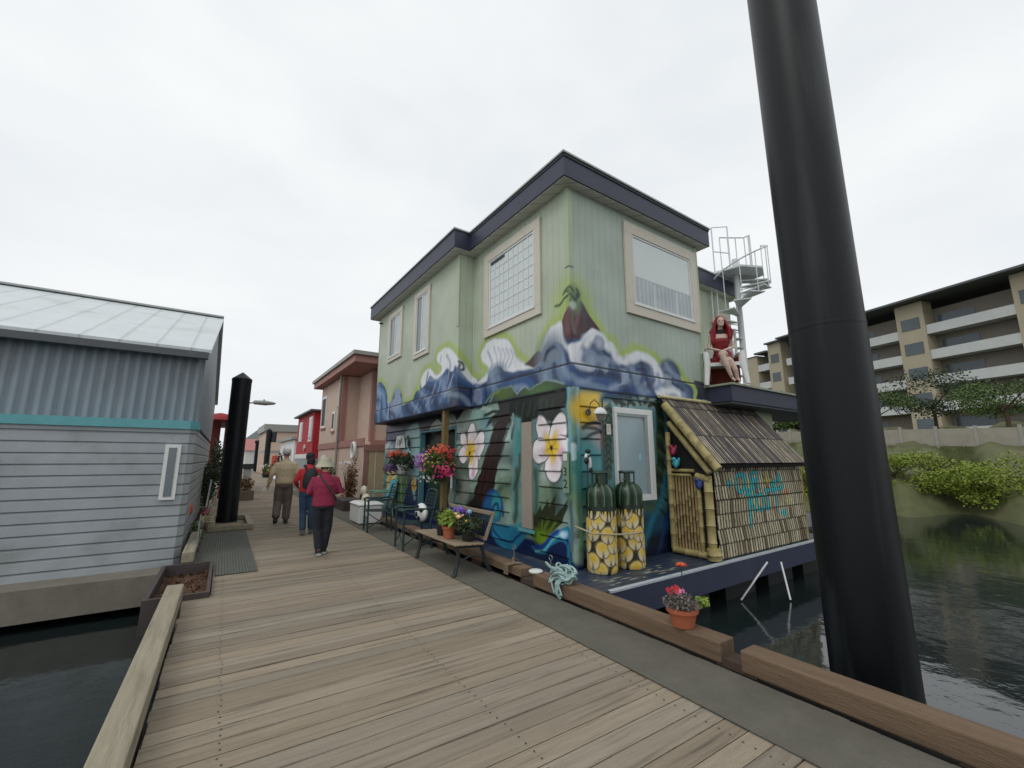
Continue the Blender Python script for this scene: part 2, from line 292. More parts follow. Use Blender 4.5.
MURAL_LOW=[
['p',[[-8.6,-0.1],[-8.6,2.6],[-6.2,2.6],[-6.2,-0.1]],[112,150,150],0.3,0],
['p',[[-8.24,2.57],[-6.02,2.52],[-6.12,2.12],[-6.37,1.86],[-6.84,2.15],[-7.27,1.86],[-8.14,1.97]],[34,60,104],0.06,1],
['e',[[-7.95,1.87]],0.5,0.14,[190,200,198],0.12],
['p',[[-8.25,2.69],[-1.93,2.62],[-2.72,2.48],[-2.88,2.43],[-3.0,2.5],[-3.3,2.51],[-3.56,2.32],[-3.8,2.47],[-4.19,2.46],[-4.34,2.33],[-4.61,2.4],[-4.99,2.21],[-5.59,2.17],[-5.99,2.16],[-6.28,2.33],[-8.22,2.45]],[44,50,62],0.03,0],
['p',[[-4.99,2.21],[-4.61,2.4],[-4.34,2.33],[-4.19,2.46],[-3.8,2.47],[-3.56,2.32],[-3.3,2.51],[-3.0,2.5],[-2.84,2.41],[-2.61,2.47],[-2.38,2.41],[-2.64,2.18],[-3.46,2.12],[-4.44,2.18]],[160,170,160],0.06,1],
['s',[[-4.99,2.23],[-4.61,2.4],[-4.34,2.33],[-4.19,2.46],[-3.8,2.47],[-3.56,2.32],[-3.3,2.51],[-3.0,2.5],[-2.84,2.43]],0.035,[176,182,176],0.03,1],
['p',[[-2.96,2.46],[-2.42,2.49],[-2.2,2.31],[-2.64,2.12],[-3.03,2.1]],[150,178,172],0.1,1],
['s',[[-2.57,2.48],[-2.51,2.54]],0.025,[214,218,214],0.012,0],
['s',[[-2.49,2.46],[-2.44,2.51]],0.025,[214,218,214],0.012,0],
['s',[[-2.42,2.43],[-2.37,2.48]],0.025,[214,218,214],0.012,0],
['s',[[-2.34,2.41],[-2.29,2.46]],0.025,[214,218,214],0.012,0],
['s',[[-2.27,2.38],[-2.22,2.44]],0.025,[214,218,214],0.012,0],
['s',[[-2.2,2.36],[-2.15,2.41]],0.025,[214,218,214],0.012,0],
['s',[[-2.13,2.34],[-2.08,2.39]],0.025,[214,218,214],0.012,0],
['s',[[-2.06,2.32],[-2.01,2.37]],0.025,[214,218,214],0.012,0],
['s',[[-1.99,2.29],[-1.94,2.35]],0.025,[214,218,214],0.012,0],
['e',[[-2.38,2.12]],0.26,0.2,[104,150,150],0.15],
['e',[[-2.48,1.96]],0.3,0.3,[130,164,170],0.2],
['e',[[-1.92,1.59]],0.3,0.5,[176,192,182],0.35],
['e',[[-1.73,1.37]],0.22,0.3,[112,136,108],0.35],
['e',[[-1.85,1.08]],0.2,0.4,[120,140,116],0.35],
['e',[[-3.63,0.97]],0.5,0.26,[104,122,96],0.35],
['e',[[-3.29,1.11]],0.2,0.2,[150,160,150],0.35],
['e',[[-4.36,1.06]],0.5,0.3,[70,104,84],0.35],
['e',[[-0.31,1.22]],0.2,0.3,[130,160,170],0.35],
['e',[[-0.59,1.14]],0.25,0.25,[120,140,104],0.35],
['e',[[0.04,1.51]],0.12,0.4,[110,140,90],0.35],
['e',[[-1.76,1.85]],0.15,0.4,[176,200,200],0.35],
['e',[[-0.28,2.34]],0.35,0.12,[96,136,156],0.35],
['e',[[-6.92,1.55]],0.8,0.2,[140,176,172],0.35],
['e',[[-0.66,0.91]],0.2,0.5,[110,140,110],0.35],
['e',[[-3.03,1.9]],0.5,0.3,[164,176,166],0.35],
['e',[[-2.02,1.86]],0.2,0.4,[170,190,184],0.35],
['e',[[-0.63,1.36]],0.2,0.3,[176,188,180],0.35],
['e',[[-1.04,0.88]],0.5,0.2,[120,140,110],0.35],
['e',[[-3.34,1.3]],0.3,0.2,[150,166,150],0.35],
['p',[[-2.03,2.6],[-0.03,2.55],[-0.03,2.31],[-0.28,2.28],[-0.15,2.12],[-0.24,2.04],[-0.38,2.12],[-0.61,2.12],[-0.71,2.19],[-0.81,2.17],[-1.0,2.1],[-1.31,2.21],[-1.54,2.24],[-1.73,2.35],[-2.09,2.23],[-2.41,2.07],[-2.27,2.25],[-1.93,2.4]],[44,50,44],0.03,0],
['s',[[-1.42,2.23],[-1.36,2.47]],0.03,[74,96,70],0.04,0],
['s',[[-1.25,2.23],[-1.19,2.46]],0.03,[74,96,70],0.04,0],
['s',[[-1.08,2.22],[-1.02,2.45]],0.03,[74,96,70],0.04,0],
['s',[[-0.92,2.21],[-0.86,2.44]],0.03,[74,96,70],0.04,0],
['s',[[-0.76,2.2],[-0.71,2.43]],0.03,[74,96,70],0.04,0],
['s',[[-0.61,2.19],[-0.56,2.42]],0.03,[74,96,70],0.04,0],
['s',[[-0.47,2.19],[-0.41,2.41]],0.03,[74,96,70],0.04,0],
['s',[[-1.54,2.12],[-1.48,2.22],[-1.51,2.28]],0.03,[214,220,220],0.012,0],
['s',[[-1.76,2.33],[-1.94,2.3],[-2.13,2.16]],0.06,[46,60,50],0.03,1],
['s',[[-1.67,2.34],[-2.03,2.39],[-2.42,2.33]],0.06,[46,60,50],0.03,1],
['s',[[-1.54,2.31],[-1.73,2.2],[-1.92,1.97]],0.06,[46,60,50],0.03,1],
['s',[[-1.42,2.29],[-1.48,2.13],[-1.54,1.88]],0.06,[46,60,50],0.03,1],
['s',[[-0.76,2.2],[-0.69,2.08],[-0.62,1.88]],0.06,[46,60,50],0.03,1],
['s',[[-0.66,2.2],[-0.47,2.12],[-0.29,1.95]],0.06,[46,60,50],0.03,1],
['s',[[-0.56,2.24],[-0.32,2.17],[-0.09,2.02]],0.06,[46,60,50],0.03,1],
['s',[[-1.58,2.19],[-1.73,1.85],[-1.95,1.44],[-2.15,0.97]],0.03,[34,30,34],0.04,1],
['e',[[-1.14,2.15]],0.18,0.06,[34,24,24],0.04],
['p',[[-1.75,2.35],[-1.58,2.26],[-1.68,2.04],[-1.76,1.85],[-1.95,1.45],[-2.11,0.98],[-2.31,0.51],[-2.97,0.44],[-2.87,0.74],[-2.77,0.94],[-2.54,1.36],[-2.33,1.72],[-2.13,2.07],[-1.96,2.26]],[62,42,38],0.02,1],
['s',[[-1.86,2.12],[-2.12,1.51],[-2.35,0.78]],0.03,[58,40,38],0.05,1],
['s',[[-1.93,2.13],[-2.21,1.51],[-2.46,0.78]],0.03,[92,66,58],0.05,1],
['s',[[-2.0,2.13],[-2.29,1.51],[-2.57,0.77]],0.03,[58,40,38],0.05,1],
['s',[[-2.07,2.14],[-2.38,1.51],[-2.68,0.76]],0.03,[92,66,58],0.05,1],
['e',[[-2.79,0.6]],0.3,0.2,[36,34,40],0.12],
['p',[[-1.51,2.26],[-1.28,2.21],[-1.29,0.55],[-1.54,0.55]],[120,160,164],0.1,0],
['s',[[-1.34,1.97],[-1.37,1.64]],0.08,[76,156,152],0.1,0],
['s',[[-1.4,1.34],[-1.4,0.85],[-1.46,0.53]],0.1,[78,96,72],0.1,0],
['s',[[-1.49,1.01],[-1.34,1.26],[-1.31,1.59]],0.04,[74,96,70],0.05,1],
['p',[[-0.95,2.15],[-0.79,2.1],[-0.79,0.46],[-1.0,0.46]],[128,160,164],0.05,0],
['s',[[-0.88,1.35],[-0.87,0.6]],0.08,[80,110,76],0.1,0],
['e',[[-1.15,0.44]],0.3,0.1,[90,160,170],0.05],
['e',[[-2.91,1.96]],0.188,0.28800000000000003,[58,76,80],0.02,0.1],
['e',[[-2.91,1.96]],0.17,0.27,[234,228,230],0.02,0.1],
['e',[[-3.25,1.85]],0.148,0.258,[58,76,80],0.02,0.5],
['e',[[-3.25,1.85]],0.13,0.24,[234,228,230],0.02,0.5],
['e',[[-2.65,1.77]],0.208,0.29800000000000004,[58,76,80],0.02,-0.35],
['e',[[-2.65,1.77]],0.19,0.28,[234,228,230],0.02,-0.35],
['e',[[-2.85,1.39]],0.188,0.29800000000000004,[58,76,80],0.02,-0.15],
['e',[[-2.85,1.39]],0.17,0.28,[234,228,230],0.02,-0.15],
['e',[[-3.29,1.6]],0.178,0.178,[58,76,80],0.02,1.3],
['e',[[-3.29,1.6]],0.16,0.16,[234,228,230],0.02,1.3],
['e',[[-2.88,1.85]],0.0595,0.0945,[214,196,204],0.14,0.1],
['e',[[-2.96,1.76]],0.05780000000000001,0.14040000000000002,[222,194,40],0.07,0.1],
['e',[[-3.14,1.77]],0.0455,0.08399999999999999,[214,196,204],0.14,0.5],
['e',[[-3.08,1.72]],0.0442,0.1248,[222,194,40],0.07,0.5],
['e',[[-2.69,1.71]],0.06649999999999999,0.098,[214,196,204],0.14,-0.35],
['e',[[-2.87,1.7]],0.0646,0.1456,[222,194,40],0.07,-0.35],
['e',[[-2.84,1.43]],0.0595,0.098,[214,196,204],0.14,-0.15],
['e',[[-2.94,1.56]],0.05780000000000001,0.1456,[222,194,40],0.07,-0.15],
['e',[[-3.16,1.59]],0.055999999999999994,0.055999999999999994,[214,196,204],0.14,1.3],
['e',[[-3.1,1.64]],0.054400000000000004,0.08320000000000001,[222,194,40],0.07,1.3],
['s',[[-3.0,1.65],[-2.92,1.79]],0.012,[150,130,90],0.02,0],
['s',[[-3.0,1.65],[-3.09,1.74]],0.012,[150,130,90],0.02,0],
['s',[[-3.0,1.65],[-2.79,1.7]],0.012,[150,130,90],0.02,0],
['s',[[-3.0,1.65],[-2.89,1.51]],0.012,[150,130,90],0.02,0],
['s',[[-3.0,1.65],[-3.11,1.62]],0.012,[150,130,90],0.02,0],
['e',[[-3.0,1.65]],0.035,0.038500000000000006,[40,34,24],0.02],
['e',[[-0.64,1.91]],0.188,0.328,[58,76,80],0.02,0.45],
['e',[[-0.64,1.91]],0.17,0.31,[234,228,230],0.02,0.45],
['e',[[-0.31,1.91]],0.208,0.308,[58,76,80],0.02,-0.3],
['e',[[-0.31,1.91]],0.19,0.29,[234,228,230],0.02,-0.3],
['e',[[-0.21,1.65]],0.28800000000000003,0.218,[58,76,80],0.02,-0.2],
['e',[[-0.21,1.65]],0.27,0.2,[234,228,230],0.02,-0.2],
['e',[[-0.45,1.45]],0.208,0.28800000000000003,[58,76,80],0.02,0],
['e',[[-0.45,1.45]],0.19,0.27,[234,228,230],0.02,0],
['e',[[-0.75,1.66]],0.238,0.208,[58,76,80],0.02,0.2],
['e',[[-0.75,1.66]],0.22,0.19,[234,228,230],0.02,0.2],
['e',[[-0.57,1.82]],0.0595,0.1085,[214,196,204],0.14,0.45],
['e',[[-0.53,1.76]],0.05780000000000001,0.1612,[222,194,40],0.07,0.45],
['e',[[-0.32,1.83]],0.06649999999999999,0.10149999999999999,[214,196,204],0.14,-0.3],
['e',[[-0.41,1.76]],0.0646,0.1508,[222,194,40],0.07,-0.3],
['e',[[-0.25,1.64]],0.0945,0.06999999999999999,[214,196,204],0.14,-0.2],
['e',[[-0.38,1.67]],0.0918,0.10400000000000001,[222,194,40],0.07,-0.2],
['e',[[-0.43,1.49]],0.06649999999999999,0.0945,[214,196,204],0.14,0],
['e',[[-0.46,1.6]],0.0646,0.14040000000000002,[222,194,40],0.07,0],
['e',[[-0.65,1.64]],0.077,0.06649999999999999,[214,196,204],0.14,0.2],
['e',[[-0.56,1.67]],0.0748,0.0988,[222,194,40],0.07,0.2],
['s',[[-0.47,1.68],[-0.54,1.78]],0.012,[150,130,90],0.02,0],
['s',[[-0.47,1.68],[-0.37,1.78]],0.012,[150,130,90],0.02,0],
['s',[[-0.47,1.68],[-0.32,1.66]],0.012,[150,130,90],0.02,0],
['s',[[-0.47,1.68],[-0.44,1.55]],0.012,[150,130,90],0.02,0],
['s',[[-0.47,1.68],[-0.59,1.66]],0.012,[150,130,90],0.02,0],
['e',[[-0.47,1.68]],0.04,0.044000000000000004,[40,34,24],0.02],
['e',[[-2.84,1.24]],0.07,0.08,[212,176,190],0.08],
['e',[[-0.23,1.58]],0.08,0.08,[212,176,190],0.08],
['p',[[-5.59,2.14],[-3.69,2.18],[-3.59,0.1],[-5.4,0.09]],[34,44,42],0.02,0],
['s',[[-3.79,2.27],[-3.7,1.5]],0.05,[96,150,160],0.02,0],
['p',[[-5.48,1.62],[-5.15,1.98],[-4.81,2.06],[-4.52,1.86],[-4.4,1.68],[-4.3,0.21],[-5.35,0.19]],[88,96,84],0.1,1],
['p',[[-5.47,1.55],[-4.95,1.74],[-4.36,1.77],[-4.25,0.22],[-5.35,0.19]],[44,78,58],0.1,1],
['s',[[-5.46,1.45],[-5.06,1.64],[-4.41,1.75]],0.06,[110,140,110],0.06,1],
['p',[[-6.68,2.09],[-6.14,2.38],[-5.6,2.29],[-5.55,1.02],[-6.3,1.24]],[150,180,180],0.08,1],
['p',[[-7.85,1.21],[-7.45,1.36],[-7.0,0.96],[-7.0,0.43],[-7.72,0.38]],[196,190,140],0.1,1],
['e',[[-7.55,0.91]],0.14,0.14,[200,160,70],0.1],
['p',[[-7.16,1.01],[-6.28,1.09],[-6.14,0.45],[-7.07,0.38]],[104,128,96],0.1,1],
['s',[[-7.01,1.07],[-6.85,0.45]],0.05,[60,150,160],0.05,0],
['s',[[-6.78,1.08],[-6.63,0.46]],0.05,[170,176,110],0.05,0],
['s',[[-6.56,1.08],[-6.42,0.48]],0.05,[60,150,160],0.05,0],
['s',[[-6.35,1.09],[-6.21,0.49]],0.05,[170,176,110],0.05,0],
['p',[[-6.42,0.48],[-6.25,0.84],[-5.87,1.06],[-5.42,0.93],[-4.84,0.33],[-6.32,0.19]],[34,56,98],0.06,1],
['e',[[-5.82,0.89]],0.16,0.2,[196,184,130],0.05],
['e',[[-5.82,0.86]],0.07,0.09,[200,150,50],0.05],
['e',[[-5.76,0.65]],0.1,0.12,[140,170,180],0.05],
['s',[[-7.84,0.04],[-5.39,0.05],[-3.81,0.03]],0.12,[40,66,110],0.12,0],
['p',[[-4.19,0.81],[-3.96,1.08],[-3.33,1.14],[-2.99,1.0],[-3.15,0.72],[-3.75,0.6],[-3.93,0.46],[-4.17,0.54]],[150,158,148],0.04,1],
['e',[[-3.54,0.95]],0.22,0.14,[96,112,92],0.08],
['p',[[-7.86,0.15],[-4.83,0.2],[-2.38,0.43],[-1.91,0.31],[-1.32,0.27],[-0.68,0.32],[-0.1,0.41],[-0.05,0.16],[0,-0.1],[-8.6,-0.1]],[26,54,100],0.06,1],
['p',[[-2.52,0.59],[-2.39,0.82],[-2.18,0.97],[-1.95,0.95],[-1.82,0.76],[-1.91,0.48],[-2.38,0.43]],[40,112,156],0.03,1],
['s',[[-2.52,0.56],[-2.38,0.78],[-2.18,0.95],[-1.95,0.92],[-1.82,0.74],[-1.79,0.56]],0.05,[34,84,140],0.03,1],
['e',[[-2.01,0.72]],0.14,0.22,[70,160,160],0.08],
['s',[[-2.21,0.45],[-2.14,0.63],[-1.98,0.76],[-1.91,0.65]],0.05,[26,70,130],0.03,1],
['p',[[-2.17,0.48],[-1.91,0.41],[-1.49,0.43],[-1.1,0.42],[-1.32,0.16],[-1.66,0.01],[-1.97,0.06],[-2.14,0.25]],[46,140,166],0.04,1],
['s',[[-2.17,0.45],[-2.1,0.29],[-1.84,0.17],[-1.54,0.19],[-1.29,0.35]],0.035,[26,70,120],0.03,1],
['p',[[-0.85,0.3],[-0.77,0.53],[-0.94,0.71],[-1.03,0.48]],[66,72,42],0.015,0],
['s',[[-0.85,0.3],[-0.88,0.46]],0.04,[126,150,44],0.07,0],
['p',[[-0.82,0.34],[-0.67,0.59],[-0.76,0.83],[-0.92,0.57]],[66,72,42],0.015,0],
['s',[[-0.82,0.34],[-0.8,0.53]],0.04,[126,150,44],0.07,0],
['p',[[-0.77,0.34],[-0.56,0.63],[-0.59,0.92],[-0.81,0.63]],[66,72,42],0.015,0],
['s',[[-0.77,0.34],[-0.7,0.57]],0.04,[126,150,44],0.07,0],
['p',[[-0.72,0.36],[-0.44,0.69],[-0.38,1.03],[-0.67,0.71]],[66,72,42],0.015,0],
['s',[[-0.72,0.36],[-0.58,0.64]],0.04,[126,150,44],0.07,0],
['p',[[-0.67,0.37],[-0.35,0.56],[-0.21,0.81],[-0.53,0.63]],[66,72,42],0.015,0],
['s',[[-0.67,0.37],[-0.49,0.55]],0.04,[126,150,44],0.07,0],
['p',[[-0.65,0.36],[-0.26,0.64],[-0.08,0.97],[-0.46,0.7]],[66,72,42],0.015,0],
['s',[[-0.65,0.36],[-0.42,0.61]],0.04,[126,150,44],0.07,0],
['p',[[-0.85,0.28],[-0.8,0.42],[-1.0,0.49],[-1.04,0.34]],[66,72,42],0.015,0],
['s',[[-0.85,0.28],[-0.91,0.36]],0.04,[126,150,44],0.07,0],
['e',[[-0.8,0.35]],0.16,0.1,[130,160,40],0.1],
['p',[[-1.0,0.19],[-0.8,0.18],[-0.56,0.33],[-0.38,0.48],[-0.2,0.57],[-0.09,0.54],[-0.09,0.28],[-0.06,-0.02],[-0.14,-0.01],[-0.17,0.3],[-0.34,0.34],[-0.52,0.27],[-0.68,0.14],[-0.87,0.12]],[44,140,164],0.02,1],
['s',[[-0.92,0.19],[-0.73,0.25],[-0.54,0.39],[-0.35,0.49],[-0.18,0.46],[-0.15,0.35]],0.05,[36,84,160],0.03,1],
['s',[[-0.9,0.14],[-0.68,0.2],[-0.47,0.37],[-0.27,0.44]],0.03,[120,190,200],0.02,1],
['e',[[-0.23,0.46]],0.08,0.05,[190,214,224],0.05],
['s',[[-0.05,2.6],[-0.05,1.6]],0.07,[140,182,190],0.02,0],
['s',[[-0.05,1.6],[-0.05,0.9]],0.07,[126,158,118],0.03,0],
['s',[[-0.05,0.9],[-0.05,0.3]],0.07,[110,128,132],0.03,0],
['s',[[0.07,2.6],[0.07,1.6]],0.07,[146,186,194],0.02,0],
['s',[[0.07,1.6],[0.07,0.3]],0.07,[110,150,120],0.03,0],
['p',[[0.15,-0.1],[0.15,2.6],[3.4,2.6],[3.4,-0.1]],[112,156,160],0.05,0],
['p',[[0.17,2.41],[0.57,2.44],[0.67,1.81],[0.32,1.65],[0.17,1.79]],[196,176,176],0.2,1],
['e',[[0.24,2.24]],0.26,0.26,[216,186,52],0.14],
['e',[[0.44,2.4]],0.25,0.14,[216,190,80],0.12],
['e',[[0.23,1.51]],0.22,0.4,[60,150,156],0.25],
['e',[[0.3,1.22]],0.28,0.25,[78,140,140],0.25],
['p',[[0.5,-0.1],[0.5,0.75],[0.9,0.6],[1.5,0.75],[2.2,0.8],[3.4,0.9],[3.4,-0.1]],[42,98,120],0.3,0],
['p',[[0.1,-0.1],[0.1,0.3],[3.4,0.42],[3.4,-0.1]],[28,48,76],0.15,0],
['s',[[0.17,1.97],[0.34,2.05],[0.55,2.04]],0.05,[62,84,74],0.03,1],
['s',[[0.21,1.82],[0.37,1.89],[0.56,1.91]],0.05,[62,84,74],0.03,1],
['s',[[0.17,1.98],[0.38,1.98],[0.56,1.91]],0.05,[62,84,74],0.03,1],
['p',[[0.61,2.48],[1.14,2.55],[1.77,2.58],[2.26,2.47],[2.24,2.33],[1.76,2.37],[0.67,2.36]],[170,190,190],0.1,1],
['p',[[0.61,2.42],[0.71,2.55],[1.08,2.6],[1.51,2.55],[1.06,2.44]],[74,104,150],0.1,1],
['s',[[0.69,2.3],[0.75,2.21],[0.79,2.1]],0.04,[70,86,72],0.03,1],
['s',[[0.69,2.19],[0.75,2.1],[0.79,1.99]],0.04,[70,86,72],0.03,1],
['s',[[0.68,2.08],[0.74,1.99],[0.78,1.89]],0.04,[70,86,72],0.03,1],
['s',[[0.67,1.97],[0.74,1.89],[0.77,1.78]],0.04,[70,86,72],0.03,1],
['s',[[0.67,1.87],[0.73,1.78],[0.77,1.67]],0.04,[70,86,72],0.03,1],
['s',[[0.66,1.76],[0.72,1.67],[0.76,1.57]],0.04,[70,86,72],0.03,1],
['s',[[0.66,1.66],[0.72,1.57],[0.75,1.46]],0.04,[70,86,72],0.03,1],
['s',[[0.65,1.55],[0.71,1.46],[0.75,1.36]],0.04,[70,86,72],0.03,1],
['s',[[0.65,1.45],[0.71,1.36],[0.74,1.26]],0.04,[70,86,72],0.03,1],
['p',[[0.65,2.29],[0.81,2.4],[0.74,1.21],[0.59,1.22]],[86,112,100],0.05,0],
['s',[[0.64,2.2],[0.74,2.29],[0.8,2.24]],0.035,[52,66,56],0.02,1],
['s',[[0.64,2.09],[0.73,2.18],[0.79,2.13]],0.035,[52,66,56],0.02,1],
['s',[[0.64,1.99],[0.72,2.07],[0.79,2.02]],0.035,[52,66,56],0.02,1],
['s',[[0.63,1.88],[0.72,1.96],[0.78,1.92]],0.035,[52,66,56],0.02,1],
['s',[[0.63,1.78],[0.71,1.85],[0.78,1.81]],0.035,[52,66,56],0.02,1],
['s',[[0.62,1.67],[0.71,1.75],[0.77,1.7]],0.035,[52,66,56],0.02,1],
['s',[[0.62,1.57],[0.7,1.64],[0.76,1.6]],0.035,[52,66,56],0.02,1],
['s',[[0.62,1.47],[0.69,1.54],[0.76,1.49]],0.035,[52,66,56],0.02,1],
['s',[[0.62,1.36],[0.69,1.44],[0.75,1.39]],0.035,[52,66,56],0.02,1],
['s',[[0.94,2.38],[0.83,2.46]],0.06,[70,86,72],0.02,0],
['s',[[1.06,2.37],[1.03,2.54]],0.06,[70,86,72],0.02,0],
['s',[[1.2,2.38],[1.26,2.55]],0.06,[70,86,72],0.02,0],
['s',[[1.35,2.39],[1.16,2.51]],0.06,[70,86,72],0.02,0],
['s',[[1.5,2.4],[1.41,2.56]],0.06,[70,86,72],0.02,0],
['s',[[1.61,2.43],[1.72,2.54]],0.06,[70,86,72],0.02,0],
['s',[[1.13,2.39],[0.92,2.44]],0.06,[70,86,72],0.02,0],
['s',[[1.71,2.4],[1.98,2.52]],0.06,[70,86,72],0.02,0],
['p',[[1.5,2.45],[2.04,2.49],[2.12,2.19],[2.03,1.34],[1.88,0.86],[1.78,0.87],[1.89,2.38]],[66,84,68],0.05,1],
['s',[[1.94,2.31],[2.04,2.29],[2.17,2.17]],0.045,[52,66,52],0.03,1],
['s',[[1.92,2.18],[2.03,2.15],[2.16,2.03]],0.045,[96,116,92],0.03,1],
['s',[[1.91,2.04],[2.02,2.01],[2.14,1.9]],0.045,[52,66,52],0.03,1],
['s',[[1.9,1.91],[2.0,1.88],[2.13,1.76]],0.045,[96,116,92],0.03,1],
['s',[[1.89,1.77],[1.99,1.74],[2.12,1.62]],0.045,[52,66,52],0.03,1],
['s',[[1.87,1.64],[1.98,1.61],[2.1,1.49]],0.045,[96,116,92],0.03,1],
['s',[[1.86,1.51],[1.96,1.47],[2.09,1.36]],0.045,[52,66,52],0.03,1],
['s',[[1.85,1.38],[1.95,1.34],[2.08,1.23]],0.045,[96,116,92],0.03,1],
['s',[[1.84,1.25],[1.94,1.21],[2.06,1.1]],0.045,[52,66,52],0.03,1],
['s',[[1.83,1.12],[1.93,1.08],[2.05,0.97]],0.045,[96,116,92],0.03,1],
['s',[[1.81,0.99],[1.91,0.96],[2.04,0.84]],0.045,[52,66,52],0.03,1],
['s',[[1.8,0.87],[1.9,0.83],[2.02,0.71]],0.045,[96,116,92],0.03,1],
['s',[[1.79,0.74],[1.89,0.7],[2.01,0.58]],0.045,[52,66,52],0.03,1],
['s',[[2.14,2.45],[2.19,1.85],[2.1,1.18]],0.09,[120,160,176],0.06,1],
['s',[[2.14,1.34],[1.88,0.86],[1.54,0.42],[1.31,0.0]],0.1,[54,140,160],0.1,1],
['s',[[2.17,0.85],[1.94,0.39],[1.69,-0.04]],0.08,[36,80,130],0.08,1],
['p',[[1.38,0.86],[1.77,0.84],[1.71,0.68],[1.37,0.74]],[96,120,108],0.06,0]]
def add_lines(m,pitch,width,dark,axis='xy',bump=.3,phase=0):
    nt=m.node_tree;N=nt.nodes;Lk=nt.links;b=N['Principled BSDF']
    tc=N.new('ShaderNodeTexCoord'); sp=N.new('ShaderNodeSeparateXYZ'); Lk.new(tc.outputs['Object'],sp.inputs[0])
    if axis=='xy':
        a=N.new('ShaderNodeMath');a.operation='ADD';Lk.new(sp.outputs[0],a.inputs[0]);Lk.new(sp.outputs[1],a.inputs[1]);src=a.outputs[0]
    else: src=sp.outputs['xyz'.index(axis)]
    d=N.new('ShaderNodeMath');d.operation='MULTIPLY_ADD';d.inputs[1].default_value=1/pitch;d.inputs[2].default_value=phase;Lk.new(src,d.inputs[0])
    f=N.new('ShaderNodeMath');f.operation='PINGPONG';f.inputs[1].default_value=.5;Lk.new(d.outputs[0],f.inputs[0])
    r=N.new('ShaderNodeMapRange');r.inputs[1].default_value=width/pitch*.3;r.inputs[2].default_value=width/pitch;Lk.new(f.outputs[0],r.inputs[0])
    src=b.inputs['Base Color'].links[0].from_socket
    mr=N.new('ShaderNodeMapRange');mr.inputs[3].default_value=1-dark;mr.inputs[4].default_value=1;Lk.new(r.outputs[0],mr.inputs[0])
    v=N.new('ShaderNodeVectorMath');v.operation='SCALE';Lk.new(src,v.inputs[0]);Lk.new(mr.outputs[0],v.inputs['Scale']);Lk.new(v.outputs[0],b.inputs['Base Color'])
    bp=N.new('ShaderNodeBump');bp.inputs['Strength'].default_value=bump;bp.inputs['Distance'].default_value=.02;Lk.new(r.outputs[0],bp.inputs['Height'])
    if b.inputs['Normal'].links: Lk.new(b.inputs['Normal'].links[0].from_socket,bp.inputs['Normal'])
    Lk.new(bp.outputs[0],b.inputs['Normal']); return m
M={}
M['navy']=mat('navy_paint',(50,54,74),.5,.14,3,bump=.05)
M['soffit']=add_lines(mat('soffit_vinyl',(204,204,196),.6,.06,3),.32,.02,.4,'xy')
M['capmetal']=mat('cap_metal',(170,174,172),.4,.08,3)
M['up']=add_lines(mat('upper_mural',(0,0,0),.6,.07,2.2,attr='paint',stain=((140,148,134),1.4,.2)),.15,.014,.10,'xy',.25)
M['low']=mat('lower_mural',(0,0,0),.42,.14,5,attr='paint',bump=.08,bscale=60,stain=((30,40,44),2.3,.28))
M['green']=add_lines(mat('green_siding',(178,188,168),.6,.08,2),.15,.014,.12,'xy',.25)
M['frame']=mat('cream_trim',(206,200,184),.5,.06,4)
M['white']=mat('white_paint',(222,224,222),.4,.05,4)
M['glass']=glass_mat('window_glass',(92,102,106),.08)
M['blind']=mat('blind_cloth',(204,212,212),.8,.08,2)
M['dark']=mat('dark_interior',(50,58,62),.7,.2,2)
# ---------------------------------------------------------------- house
XM,YF,XB,YJ=4.22,4.55,3.87,7.5
XR=7.7; ZB=2.55; ZT=5.81
house=thing('painted_house','two-storey floating house in pale green with a wave and volcano mural','house',(5.8,8,0))
def hp(mb,name,m,**k):
    o=mb.build(name,m,house,**k); o.location=(-5.8,-8,0); return o
def umap(u):
    x=np.where(u>0,XM+u,XM); y=np.where(u>0,YF,YF-u); nx=np.where(u>0,0.,-1.); ny=np.where(u>0,-1.,0.)
    j=(u<-(YJ-YF))&(u>-(YJ-YF)-(XM-XB)); t=-(u+(YJ-YF))
    x=np.where(j,XM-t,x); y=np.where(j,YJ,y); nx=np.where(j,0.,nx);ny=np.where(j,-1.,ny)
    k=u<=-(YJ-YF)-(XM-XB); x=np.where(k,XB,x); y=np.where(k,YJ-(u+(YJ-YF)+(XM-XB)),y)
    return x,y,nx,ny
uu=np.unique(np.concatenate([np.linspace(-8.55,-3.3,264),np.linspace(-3.3,-2.95,19),np.linspace(-2.95,0,149),np.linspace(0,XR-XM,175)]))
zz=np.concatenate([np.arange(ZB,4.6,.018),np.linspace(4.6,ZT,14)])
U,Z=np.meshgrid(uu,zz); u=U.ravel(); z=Z.ravel()
cv=Canvas(u,z,(184,194,174)); cv.c[u>0]=np.array(lin((174,187,175))); cv.run(MURAL_UP)
s_=np.sin(u*6.5+z*9+1.6*np.sin(u*2.6+1)+1.2*np.sin(z*5-u*3.3)); bl=(cv.c[:,2]>cv.c[:,0]*1.9)&(z<4.2)&(u<2.75)
for cond,am,col in ((s_>.45,(s_-.45)*1.0,(150,172,196)),(s_<-.35,(-s_-.35)*1.1,(26,40,72))):
    i_=np.where(bl&cond)[0]; cv.blend(i_,am[i_],col)
i_=np.where(np.abs(z-2.912)<.018)[0]; cv.blend(i_,np.full(len(i_),.9),(20,24,34))  # drip shadow of the projecting band painted as a dark line
i_=np.where(z<2.585)[0]; cv.blend(i_,np.full(len(i_),.7),(24,30,46))
x,y,nx,ny=umap(u)
band=np.where(z<2.905,.022,0.); x=x+nx*band; y=y+ny*band
cr=np.abs(u)<1e-6; x=np.where(cr,x-band,x); y=np.where(cr,y-band*(nx!=0)*1.0,y)
